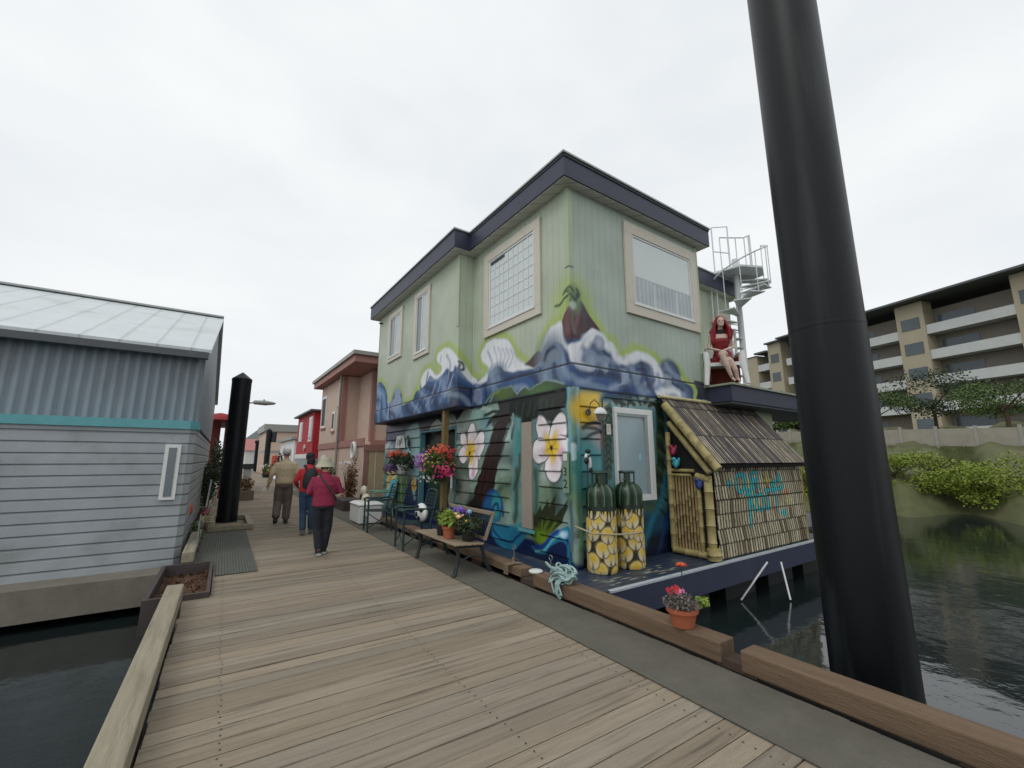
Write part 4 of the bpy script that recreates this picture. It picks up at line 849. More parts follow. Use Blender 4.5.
ny_,nz_=-(top[1]-bot[1]),(top[0]-bot[0]); L_=math.hypot(ny_,nz_); ny_/=L_;nz_/=L_
# v=0 at bottom
Yc=bot[0]+(top[0]-bot[0])*v; Zc=bot[1]+(top[1]-bot[1])*v
P=np.stack([X,Yc+ny_*rel,Zc+nz_*rel],1)
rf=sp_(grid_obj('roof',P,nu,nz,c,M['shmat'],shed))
m=MB(); m.add([(xl+.01,top[0],top[1]-.015),(xr-.01,top[0],top[1]-.015),(xr-.01,bot[0]+.01,bot[1]-.012),(xl+.01,bot[0]+.01,bot[1]-.012),(xl+.01,top[0],top[1]-.06),(xr-.01,top[0],top[1]-.06),(xr-.01,bot[0]+.03,bot[1]-.05),(xl+.01,bot[0]+.03,bot[1]-.05)],[(0,1,2,3),(7,6,5,4),(0,4,5,1),(1,5,6,2),(2,6,7,3),(3,7,4,0)]); m.build('roof_board',M['black'],rf)
m=MB(); m.tube([(6.13,4.47,2.575),(7.72,4.47,2.575)],.028,8); m.build('ridge_cane',mat('ridge_cream',(206,194,150),.5),rf,smooth=True)
m=MB(); m.box(6.36,9.36,3.775,4.5,.03,1.5); m.prism([(3.78,1.5),(4.5,1.5),(4.5,2.42),(3.78,1.54)],6.36,9.28,'x'); sp_(m.build('shed_core',M['black'],shed))
m=MB(); m.box(9.37,9.42,3.74,4.5,.03,1.45); sp_(m.build('end_wall',M['bamd'],shed))
# gable face (x = 6.30) of real poles
xg=6.30
m=MB(); m.box(xg+.0,xg+.055,3.84,4.46,.06,1.35); sp_(m.build('gable_backing',M['black'],shed))
def pole(a,b,r,mt='bam',name='bamboo_pole'):
    a=Vector(a);b=Vector(b);L=(b-a).length;n=max(2,int(L/.22)); pts=[];rad=[]
    for k in range(n+1):
        t=k/n
        if k>0: pts.append(a.lerp(b,t-.012/L)); rad.append(r)
        if 0<k<n: pts.append(a.lerp(b,t)); rad.append(r*1.16); 
        if k<n: pts.append(a.lerp(b,t+.012/L)); rad.append(r)
    m=MB(); m.tube(pts,rad,12); return sp_(m.build(name,M[mt],shed,smooth=True,edge=60))
pole((xg-.02,3.80,.04),(xg-.02,3.80,1.28),.062)
pole((xg-.04,3.77,.04),(xg-.05,3.77,.22),.10)
pole((xg-.03,3.95,.06),(xg-.03,3.95,1.16),.036)
pole((xg-.03,4.46,.10),(xg-.03,4.45,1.98),.042)
pole((xg-.10,3.56,1.36),(xg-.10,4.44,2.44),.066)
pole((xg-.03,3.74,1.30),(xg-.03,4.42,2.14),.05)
pole((xg-.03,3.76,.09),(xg-.03,4.47,.09),.05)
pole((xg-.03,4.0,1.34),(xg-.03,4.44,1.34),.028)
pole((xg-.03,4.06,1.27),(xg-.03,4.42,1.27),.022)
pole((xg-.04,3.74,1.20),(xg-.05,3.98,1.27),.05)
m=MB()
for k in range(8):
    y_=4.02+k*.055; pz=[.12];
    while pz[-1]<1.05: pz.append(pz[-1]+rnd.uniform(.14,.3))
    pz[-1]=1.25; P3_=[];R3_=[]
    for i_,z_ in enumerate(pz):
        if i_: P3_.append((xg-.015,y_,z_-.012)); R3_.append(.020)
        P3_.append((xg-.015,y_,z_)); R3_.append(.027)
        if i_<len(pz)-1: P3_.append((xg-.015,y_,z_+.012)); R3_.append(.020)
    m.tube(P3_,R3_,8)
sp_(m.build('cane_door',M['bamd'],shed,smooth=True,edge=60))
for (y_,z_,col,n_) in ((4.30,1.46,(60,160,180),'turquoise ornament'),(4.34,1.66,(150,40,70),'crimson ornament'),(3.92,1.14,(40,60,120),'blue ornament')):
    m=MB(); m.ball((0,0,0),(.04,.065,.07)); m.ball((-.02,.02,.06),(.03,.045,.035)); m.ball((-.03,-.02,-.03),(.03,.035,.05)); m.ball((0,-.06,.05),(.02,.02,.04)); o=m.build('ornament',mat('orn%d'%col[0],col,.4,.3,20),None,smooth=True); o.location=(xg-.07,y_,z_)
    tag(o,{'turquoise ornament':'turquoise glazed ornament perched above the cane door of the bamboo shed','crimson ornament':'crimson round ornament hanging under the bamboo gable','blue ornament':'small dark blue ornament at the bamboo corner post'}[n_],'ornament')
# ---------------------------------------------------------------- propane tanks
def tank(x,y,lab,seed,H=1.16):
    t=thing('propane_tank',lab,'gas tank',(x,y,.032),seed*.7,'painted propane tanks')
    r=.205; nu,nz=240,210; a=np.linspace(0,2*PI,nu); zz=np.linspace(0,H,nz); A_,Z_=np.meshgrid(a,zz); u=A_.ravel()*r;z=Z_.ravel()
    zt=H-.17; rad=np.where(z<.05,r-.02+.02*np.sqrt(np.clip(z/.05,0,1)),np.where(z>zt,.055+(r-.055)*np.sqrt(np.clip(1-((z-zt)/.17)**2,0,1)),r))
    cc=Canvas(u,z,(40,44,36),warp=.004); W=2*PI*r; cols_=6
    for row in range(6):
        for k in range(cols_):
            cx=(k+.5*(row%2)+.13*math.sin(row*5+k*3+seed))*W/cols_; cz=.04+row*.15+.03*math.sin(k*4+row*2+seed)
            for dx in (-W,0,W):
                cc.ell([(cx+dx,cz)],.104,.112,(50,46,32),.01,.12*math.sin(k+row)); cc.ell([(cx+dx,cz)],.094,.102,(208,196,160),.012,.12*math.sin(k+row)); cc.ell([(cx+dx,cz+.036)],.076,.058,(214,180,60),.07,.1)
                cc.poly([(cx+dx-.018,cz-.1),(cx+dx+.02,cz-.1),(cx+dx,cz-.01)],(84,76,80),.02,0)
    g=z>.80; cc.c[g]=np.array(lin((26,44,32)))
    for k in range(22):
        cx=k*W/22
        for dx in (-W,0,W): cc.poly([(cx+dx-.02,H),(cx+dx+.018,H),(cx+dx+.026,.95),(cx+dx+.004+.02*(k%3-1),.76+.05*(k%2)),(cx+dx-.018,.93)],[(36,62,42),(24,44,30),(52,82,54),(16,28,20)][k%4],.012)
    for k in range(11):
        cx=k*W/11; cc.stroke([(cx,H),(cx+.01,1.0),(cx+.004,.86)],.007,(116,144,110),.010)
    for k in range(26):
        cx=k*W/26+.01*math.sin(k*3)
        for dx in (-W,0,W): cc.poly([(cx+dx-.028,.86),(cx+dx+.028,.86),(cx+dx+.012*math.sin(k*2),.70+.05*math.sin(k*5))],(26,40,30),.008,0)
    P=np.stack([rad*np.cos(A_.ravel()),rad*np.sin(A_.ravel()),z],1)
    b=grid_obj('body',P,nu,nz,cc.c,M['tankm'],t); b.data.polygons.foreach_set('use_smooth',[True]*len(b.data.polygons))
    m=MB(); 
    for k in range(4):
        a0=k*PI/2+.2; pts=[(.1*math.cos(a0+j*.13),.1*math.sin(a0+j*.13)) for j in range(8)]
        for p_,q_ in zip(pts[:-1],pts[1:]): m.bar((*p_,H-.06),(*q_,H-.06),.008,.12)
    m.tube([(.1*math.cos(a_),.1*math.sin(a_),H+.145) for a_ in np.linspace(0,2*PI,25)],.018,6,flat=1.2)
    for k in range(4):
        a0=k*PI/2+.3; m.box(-.035,.035,-.006,.006,H-.02,H+.14,Matrix.Rotation(a0+PI/2,4,'Z')@Matrix.Translation((0,-.1,0)))
    m.build('collar',mat('collar_green',(44,62,52),.5,.2,10),t,smooth=True)
    m=MB(); m.tube([(0,0,H-.02),(0,0,H+.07)],.025,8); m.tube([(0,0,H+.04),(.06,0,H+.04)],.016,8); m.tube([(0,0,H+.07),(0,0,H+.10)],.035,10); m.build('valve',mat('brass',(120,104,60),.35,metal=.7),t,smooth=True)
    return t
M['tankm']=mat('tank_paint',(0,0,0),.35,.08,20,attr='paint')
tank(4.47,4.31,'gas tank painted as a yellow pineapple, left one next to the house corner',1)
tank(4.99,4.27,'gas tank painted as a yellow pineapple, right one under the frosted window',3)
m=MB(); m.tube([(4.16,4.5,.62),(4.2,4.2,.56),(4.47,4.085,.54),(4.75,4.07,.52),(4.99,4.05,.53),(5.19,4.2,.58)],.012,6); o=m.build('tie_rope',mat('old_rope',(170,160,130),.9,.2,30),None,smooth=True); tag(o,'thin rope tied round the two painted gas tanks','rope')
# garden stake figure behind the tank
ws=thing('garden_stake','black and white animal figure on a thin dark stake beside the gas tanks','garden ornament',(4.33,4.40,.03))
m=MB(); m.tube([(0,0,0),(0,0,1.45)],.008,6); m.build('stake',M['dark'],ws)
m=MB(); m.ball((0,0,1.52),(.045,.03,.06)); m.ball((.05,0,1.44),(.03,.02,.09)); m.build('white_body',M['white'],ws,smooth=True)
m=MB(); m.ball((0,-.02,1.60),(.045,.04,.03)); m.ball((-.03,-.02,1.47),(.04,.03,.05)); m.ball((.06,-.01,1.34),(.03,.02,.04)); m.ball((0,-.025,1.53),(.02,.02,.02)); m.build('black_patch',mat('black_iron',(22,24,26),.5),ws,smooth=True)
# ---------------------------------------------------------------- bench
M['iron']=mat('cast_iron',(38,42,44),.5,.2,10); M['seatw']=mat('bench_wood',(146,130,108),.75,.2,4,stretch=(8,.8,8),bump=.2)
M['greenm']=mat('green_metal',(30,54,56),.45,.15,8); M['mint']=mat('mint_metal',(120,160,140),.5,.1,8)
bn=thing('garden_bench','cast-iron and wood garden bench with a lattice back and flower pots on its seat','bench',(3.0,5.94,.012),TH)
for s in (-1,1):
    y=s*.66
    m=MB(); m.tube([(-.26,y,0),(-.235,y,.03),(-.20,y,.16),(-.19,y,.27),(-.23,y,.37)],[.04,.03,.027,.027,.03],8); m.build('leg',M['iron'],bn,smooth=True)
    m=MB(); m.tube([(.30,y,0),(.27,y,.05),(.20,y,.20),(.16,y,.34)],[.04,.028,.026,.026],8); m.build('leg',M['iron'],bn,smooth=True)
    m=MB(); m.tube([(-.24,y,.37),(0,y,.355),(.18,y,.35),(.24,y,.5),(.33,y,.76)],.02,8); m.tube([(-.2,y,.16),(.0,y,.24),(.2,y,.18)],.013,6); m.build('side_frame',M['iron'],bn,smooth=True)
m=MB()
for k in range(5): m.box(-.27+k*.088,-.19+k*.088,-.73,.73,.385-.004*k,.408-.004*k)
m.build('seat',M['seatw'],bn,bevel=.006)
def bk(z,d=0): return .19+.14*(z-.36)/.4+d
m=MB(); m.bar((bk(.76),-.70,.755),(bk(.76),.70,.755),.035,.05); m.bar((bk(.43),-.66,.43),(bk(.43),.66,.43),.03,.04)
for s in (-1,1): m.bar((bk(.4),s*.67,.41),(bk(.76),s*.67,.74),.035,.04)
bb=m.build('backrest',M['seatw'],bn,bevel=.004)
m=MB()
for k in range(-3,21):
    for sg in (1,-1):
        a0=-.64+k*.075; a1=a0+.28*sg; z0_,z1_=.45,.73
        if sg<0: a0,a1=a0+.0,a0-.28
        y0_,y1_=max(-.64,min(.64,a0)),max(-.64,min(.64,a1))
        if abs(y1_-y0_)<.02: continue
        t0=(y0_-a0)/(a1-a0);t1=(y1_-a0)/(a1-a0)
        m.bar((bk(z0_+.28*t0),y0_,z0_+.28*t0),(bk(z0_+.28*t1),y1_,z0_+.28*t1),.008,.016)
m.build('lattice',M['iron'],bb)
# ---------------------------------------------------------------- armchairs
def armchair(lab,x,y,rz,mt,group=None,back=True):
    t=thing('garden_armchair',lab,'garden chair',(x,y,.012),rz,group)
    for sx,sy in ((-1,-1),(-1,1),(1,-1),(1,1)):
        m=MB()
        if sx<0: m.tube([(-.24,sy*.25,0),(-.24,sy*.25,.62)],.019,8)
        else: m.tube([(.26,sy*.25,0),(.22,sy*.25,.42),(.24,sy*.25,.5),(.34,sy*.25,.94)],.019,8)
        m.build('leg',mt,t,smooth=True)
        if sx<0:
            m=MB(); m.tube([(-.24,sy*.25,.62),(-.27,sy*.25,.645),(-.22,sy*.25,.665),(.1,sy*.25,.655),(.27,sy*.25,.67)],.022,8); m.build('armrest',mt,t,smooth=True)
    m=MB()
    for k in range(8): m.box(-.24+k*.056,-.2+k*.056,-.25,.25,.42-.003*k,.436-.003*k)
    m.box(-.25,-.235,-.25,.25,.405,.44); m.build('seat',mt,t)
    m=MB(); 
    for k in range(8):
        z_=.5+k*.056; x_=.24+.1*(z_-.5)/.44; m.bar((x_,-.25,z_),(x_,.25,z_),.012,.036)
    m.tube([(.34,-.25,.94),(.35,-.12,.97),(.35,.12,.97),(.34,.25,.94)],.014,8); m.build('backrest',mt,t)
    m=MB(); m.bar((-.24,-.25,.08),(.22,-.25,.38),.01,.018); m.bar((-.24,-.25,.38),(.22,-.25,.08),.01,.018); m.bar((-.24,.25,.08),(-.24,-.25,.38),.01,.018); m.bar((-.24,.25,.38),(-.24,-.25,.08),.01,.018); m.build('cross_brace',mt,t)
    return t
armchair('dark green metal armchair standing in front of the white cooler',3.08,9.58,-R(8),M['greenm'],'green metal armchairs')
armchair('dark green metal armchair beside the wooden post with a patterned cushion on it',3.02,7.40,-R(5),M['greenm'],'green metal armchairs')
armchair('mint green metal armchair with a turquoise towel, behind the cooler',3.84,11.7,-R(4),M['mint'])
m=MB(); m.box(.25,.29,-.2,.2,.47,.93,Matrix.Rotation(.0,4,'Y')); 
for i,v in enumerate(m.v): m.v[i]=(v[0]+.2*(v[2]-.5)-.03,v[1],v[2])
m.box(-.22,.2,-.2,.2,.442,.46); o=m.build('towel',mat('turquoise_cloth',(70,170,196),.8,.2,6),None,bevel=.01); o.location=(3.84,11.7,.03); tag(o,'turquoise towel spread over the mint armchair','towel')
m=MB(); m.ball((0,0,0),(.1,.18,.13)); m.ball((-.03,.1,.2),(.08,.14,.11)); o=m.build('cushion',mat('floral_cushion',(214,206,186),.9,.35,14,stain=((190,170,80),8,.7)),None,smooth=True); o.location=(3.22,10.98,.56); tag(o,'pale floral cushion leaning behind the white cooler','cushion')
pc=mat('cow_cushion',(220,220,216),.9,.05,9)
N=pc.node_tree.nodes; 
m=MB(); m.ball((0,0,0),(.09,.19,.15),16,10); m.box(-.02,.02,-.19,.19,-.15,.15)
o=MB(); o.ball((0,0,0),(.09,.20,.16),16,10); cu=thing('cushion','black and white patched cushion on the nearer green armchair','cushion',(3.12,7.3,.60)); o.build('cover',M['white'],cu,smooth=True)
m=MB()
for a,b,c in ((-.12,.05,.05),(.02,-.02,.06),(.11,.06,.045),(-.05,-.09,.05),(.10,-.08,.04),(0,.1,.04)): m.ball((-.075 if abs(a)<.1 else -.06,a,b),(.025,c,c*.8))
m.build('black_patch',mat('black_cloth',(24,24,28),.9),cu,smooth=True)
# cooler
co=thing('cooler_box','white storage box with a domed lid and handle at the dock edge','cooler',(3.22,10.95,.012),TH)
m=MB(); m.box(-.27,.27,-.45,.45,.02,.42); m.build('box',M['white'],co,bevel=.02)
m=MB(); m.loft([(0,0,.425,.29,.47),(0,0,.455,.29,.47)],4); m.v=[(-.29,-.47,.425),(.29,-.47,.425),(.29,.47,.425),(-.29,.47,.425),(-.29,-.47,.455),(.29,-.47,.455),(.29,.47,.455),(-.29,.47,.455),(-.2,-.34,.50),(.2,-.34,.50),(.2,.34,.50),(-.2,.34,.50)]; m.f=[(0,1,5,4),(1,2,6,5),(2,3,7,6),(3,0,4,7),(4,5,9,8),(5,6,10,9),(6,7,11,10),(7,4,8,11),(8,9,10,11),(3,2,1,0)]
lid=m.build('lid',M['white'],co,bevel=.01)
m=MB(); m.tube([(0,-.14,.49),(0,-.12,.545),(0,.12,.545),(0,.14,.49)],.014,8); m.build('handle',M['white'],lid,smooth=True)
# wooden post
po=thing('wooden_post','square wooden post holding up the bay, with a flower basket on it','post',(3.95,8.16,.03))
m=MB(); m.box(-.055,.055,-.055,.055,0,2.50); m.build('post',mat('post_wood',(124,104,66),.8,.25,4,stretch=(8,8,.6),bump=.3),po,bevel=.006)
# ---------------------------------------------------------------- flowers
GR=mat('leaf_green',(74,96,44),.6,.35,8); GD=mat('leaf_dark',(46,62,34),.6,.35,8); GL=mat('leaf_lime',(128,150,60),.6,.3,8); GB_=mat('leaf_bronze',(110,78,44),.6,.35,8)
PET={k:mat('petal_'+k,c,.6,.18,20) for k,c in {'violet':(162,92,176),'deep_violet':(78,34,104),'orange':(214,92,52),'red':(180,40,46),'pink':(200,50,106),'white':(220,216,220),'yellow':(224,190,60),'blue':(84,70,180),'rose':(222,130,170)}.items()}
def blossoms(t,col,c,r,n,size):
    n=int(n*.7); size*=.85
    m=MB(); rr=random.Random(hash((round(c[0],2),n))&255)
    for _ in range(n):
        d=Vector((rr.gauss(0,1),rr.gauss(0,1),rr.gauss(0,1))).normalized(); q_=rr.uniform(.25,1.35); p=Vector((c[0]+d.x*r[0]*q_,c[1]+d.y*r[1]*q_,c[2]+d.z*r[2]*q_)); 
        up=(d+Vector((-.5,-.5,.2))).normalized(); a=up.orthogonal().normalized(); b=up.cross(a)
        s=size*rr.uniform(.7,1.25)
        for k in range(5):
            t0=2*PI*k/5; q=a*math.cos(t0)+b*math.sin(t0); w=up.cross(q)
            m.add([p,p+q*s*.6+w*s*.38+up*s*.1,p+q*s+up*s*.02,p+q*s*.6-w*s*.38+up*s*.1],[(0,1,2,3)])
    o=m.build('blossom',PET[col],t); o['kind']='stuff'; return o
def basket(lab,x,y,z,R_,fl,pot='dark',chain=None,pw=.16):
    t=thing('flower_basket',lab,'flower basket',(x,y,z),0,'hanging flower baskets')
    m=MB(); m.lathe([(pw*.5,-.30),(pw*.9,-.22),(pw,-.08),(pw*.95,-.06)],seg=20); m.build('pot',M['white'] if pot=='white' else M['iron'],t,smooth=True)
    m=MB(); m.leaves((0,0,0),(R_*.92,R_*.92,R_*.75),900,.07,random.Random(5),.2); m.leaves((0,0,-R_*.6),(R_*.5,R_*.5,R_*.4),150,.06,random.Random(6),.3); m.build('foliage',GR if pot!='white' else GD,t)
    for f in fl: blossoms(t,*f)
    if chain:
        m=MB()
        for k in range(3): a=k*2*PI/3; m.tube([(pw*.9*math.cos(a),pw*.9*math.sin(a),-.08),(0,0,chain-.1)],.004,5)
        m.tube([(0,0,chain-.1),(0,0,chain)],.006,5); m.build('hanger',M['iron'],t)
    return t
basket('big flower basket of violet, orange and pink blooms on the wooden post',3.78,8.02,1.42,.40,[('violet',(-.20,.32,.08),(.18,.16,.15),230,.036),('orange',(0,.02,.28),(.26,.24,.10),110,.032),('red',(.05,-.22,.18),(.18,.16,.16),80,.033),('pink',(-.05,-.32,-.12),(.20,.16,.15),150,.035),('yellow',(-.20,.05,.05),(.18,.25,.2),60,.022),('white',(-.12,.12,-.26),(.22,.24,.10),100,.024),('rose',(-.1,.3,-.12),(.14,.14,.1),50,.028)])
basket('flower basket of orange and dark violet blooms with a white pot, left of the door',3.95,10.58,1.45,.36,[('orange',(-.15,.10,.22),(.13,.15,.08),70,.04),('red',(-.18,.22,.16),(.10,.10,.08),50,.036),('deep_violet',(-.22,.16,-.16),(.16,.24,.13),190,.04),('rose',(-.05,.4,.1),(.08,.1,.08),25,.03),('orange',(-.05,-.32,.2),(.08,.1,.06),20,.03)],pot='white',chain=1.08,pw=.17)
def pot(name,lab,x,y,z,r,h,mt,fol,fl=(),fs=.05,fr_=(.14,.14,.14),fz=.12,n=350,cat='plant pot',group=None,square=False):
    t=thing(name,lab,cat,(x,y,z),0,group)
    m=MB()
    if square: m.box(-r,r,-r*1.6,r*1.6,0,h)
    else: m.lathe([(r*.72,0),(r*.95,h*.8),(r*1.07,h*.8),(r*1.07,h),(r*.93,h),(r*.9,h*.85)],seg=24)
    m.build('pot',mt,t,smooth=not square,bevel=.004 if square else 0)
    m=MB(); m.leaves((0,0,h+fz),fr_,n,fs,random.Random(int(x*100)),.15); 
    for k in range(10): a=k*.63; m.bar((0,0,h-.03),(fr_[0]*.7*math.cos(a),fr_[1]*.7*math.sin(a),h+fz),.005,.005)
    m.build('foliage',fol,t)
    for f in fl: blossoms(t,*f)
    return t
TC=mat('terracotta',(166,92,62),.8,.15,8); BP=mat('black_plastic_pot',(30,32,34),.5)
pot('potted_plant','black plastic pot of small green leaves at the far end of the bench seat',2.90,6.02,.42,.085,.16,BP,GD,[('pink',(0,.05,.26),(.06,.06,.05),12,.02)],.04,(.13,.15,.12),.10,cat='potted plant')
pot('potted_plant','terracotta pot with bright lime foliage in the middle of the bench seat',2.86,5.70,.42,.095,.17,TC,GL,[],.06,(.16,.19,.13),.10,n=450,cat='potted plant')
pot('potted_plant','dark pot with green and yellow foliage at the near end of the bench seat',3.02,5.42,.42,.11,.15,BP,GD,[('yellow',(-.02,.0,.25),(.1,.1,.05),14,.02),('orange',(-.05,.14,.24),(.04,.04,.04),8,.03)],.055,(.20,.24,.13),.05,n=650,cat='potted plant')
pot('potted_plant','pot of blue violet blooms against the bench back',3.12,5.95,.42,.09,.15,BP,GD,[('blue',(0,0,.30),(.13,.17,.08),150,.028),('violet',(0,-.12,.34),(.08,.1,.05),40,.022)],.05,(.14,.17,.10),.12,cat='potted plant')
m=MB(); m.ball((0,0,0),.035); m.tube([(0,0,-.03),(0,0,-.22)],.004,5); o=m.build('glass_ball',mat('pale_blue_glass',(120,170,206),.15,.1),None,smooth=True); o.location=(3.02,5.40,.80); tag(o,'pale blue glass ball on a stick in the near bench pot','ornament')
m=MB(); m.ball((0,0,0),(.03,.06,.03)); m.ball((-.01,.06,.035),(.02,.025,.02)); m.prism([(-.02,-.02),(-.14,.03),(-.13,.05)],-.008,.008,'x'); m.tube([(0,0,-.02),(0,0,-.2)],.003,5); o=m.build('bird_pick',mat('peach_bird',(224,180,140),.6),None,smooth=True); o.location=(2.90,5.5,.73); tag(o,'small peach bird ornament on a pick among the bench pots','ornament')
pot('potted_plant','pot with grey twigs, red and orange blooms on the near kerb timber',3.33,2.33,.17,.12,.14,TC,mat('leaf_grey',(110,104,98),.8,.3,9),[('red',(-.02,.04,.27),(.05,.05,.03),26,.028),('rose',(0,.02,.26),(.05,.05,.03),12,.026)],.035,(.16,.16,.07),.04,n=420,cat='potted plant')
m=MB(); m.tube([(0,0,0),(.0,.0,.3)],.004,6); fw=thing('single_flower','single orange flower on a tall thin stem in front of the blue deck','flower',(3.40,2.36,.32)); m.build('stem',GD,fw)
m=MB()
for k in range(14):
    a=k*2*PI/14; q=Vector((math.cos(a),math.sin(a),0)); w=Vector((-q.y,q.x,0)); p=Vector((0,0,.30)); z=Vector((0,0,.012+.01*(k%2))); m.add([p,p+q*.03+w*.012+z,p+q*.055+z*.3,p+q*.03-w*.012+z],[(0,1,2,3)])
m.ball((0,0,.305),(.014,.014,.01)); m.build('petal',PET['orange'],fw)
m=MB(); m.leaves((0,0,0),(.07,.07,.04),90,.05,random.Random(3),.1); o=m.build('lime_plant',GL,None); o.location=(3.50,2.26,.34); tag(o,'small lime green leaf tuft at the right of the grey twig pot','plant')
# ropes and kerb items
M['rope']=mat('teal_rope',(158,184,180),.95,.3,30,bump=.4,bscale=120)
m=MB(); rr=random.Random(11)
for k in range(20):
    c=Vector((rr.uniform(-.06,.06),rr.uniform(-.13,.13),.02+k*.006)); a,b=rr.uniform(.04,.10),rr.uniform(.06,.14); ph=rr.random()*6; tl=rr.uniform(-.3,.3)
    m.tube([c+Vector((a*math.cos(t),b*math.sin(t),.03*math.sin(2*t+ph)+tl*a*math.cos(t))) for t in np.linspace(0,2*PI,22)],.010,6)
for k in range(6): q_=rr.uniform(-.1,.12); m.tube([(-.08,q_,.07),(-.14,q_+.02,.0),(-.135,q_+rr.uniform(-.05,.05),-.10),(-.10,q_,-.12-.02*k%.05)],.010,6)
o=m.build('rope_coil',M['rope'],None,smooth=True); o.location=(3.38,3.86,.175); tag(o,'loose coil of pale teal rope lying on the kerb timber','rope')
m=MB(); 
for k in range(3): m.tube([(-.105-.004*k,.03*k,.0-.1),(-.11,.03*k+.01,.012),(0,.03*k,.02),(.11,.03*k-.01,.012),(.112,.03*k,-.08)],.011,6)
m.tube([(.0,0,.02),(.08,.15,.06),(.2,.2,.0)],.011,6)
o=m.build('rope_lashing',mat('brown_rope',(120,104,84),.9,.2,30),None,smooth=True); o.location=(3.36,4.80,.166); tag(o,'brown rope lashed round the kerb timber near the bench','rope')
for (x,y,l) in ((3.52,4.18,'upright steel ring bolt beside the teal rope coil'),(3.50,4.92,'upright steel ring bolt beside the brown lashing')):
    m=MB(); m.tube([(0,0,-.02),(0,0,.16)],.008,6); m.tube([(0,.03*math.cos(a),.19+.03*math.sin(a)) for a in np.linspace(0,2*PI,13)],.007,6); o=m.build('ring_bolt',mat('steel',(120,124,124),.4,metal=.7),None,smooth=True); o.location=(x-.06,y,.165); tag(o,l,'ring bolt','ring bolts on the kerb')
m=MB(); m.lathe([(.075,0),(.085,.008),(.085,.022),(.07,.03),(.01,.032)],seg=24); o=m.build('lid',M['white'],None,smooth=True); o.location=(3.37,4.36,.166); tag(o,'round white plastic lid lying on the kerb timber','lid')
P1A,P1B,P2A,P2B=(7.248, 3.5, -0.051),(6.864, 3.761, -0.6),(7.683, 3.5, -0.107),(7.487, 3.33, -0.6)
# gangway struts under the deck
for a,b,l in ((P1A,P1B,'white pole slanting left from under the deck edge'),(P2A,P2B,'white pole slanting right from under the deck edge')):
    m=MB(); m.tube([a,b],.014,8); tag(m.build('white_pole',M['white'],None,smooth=True),l,'pole')
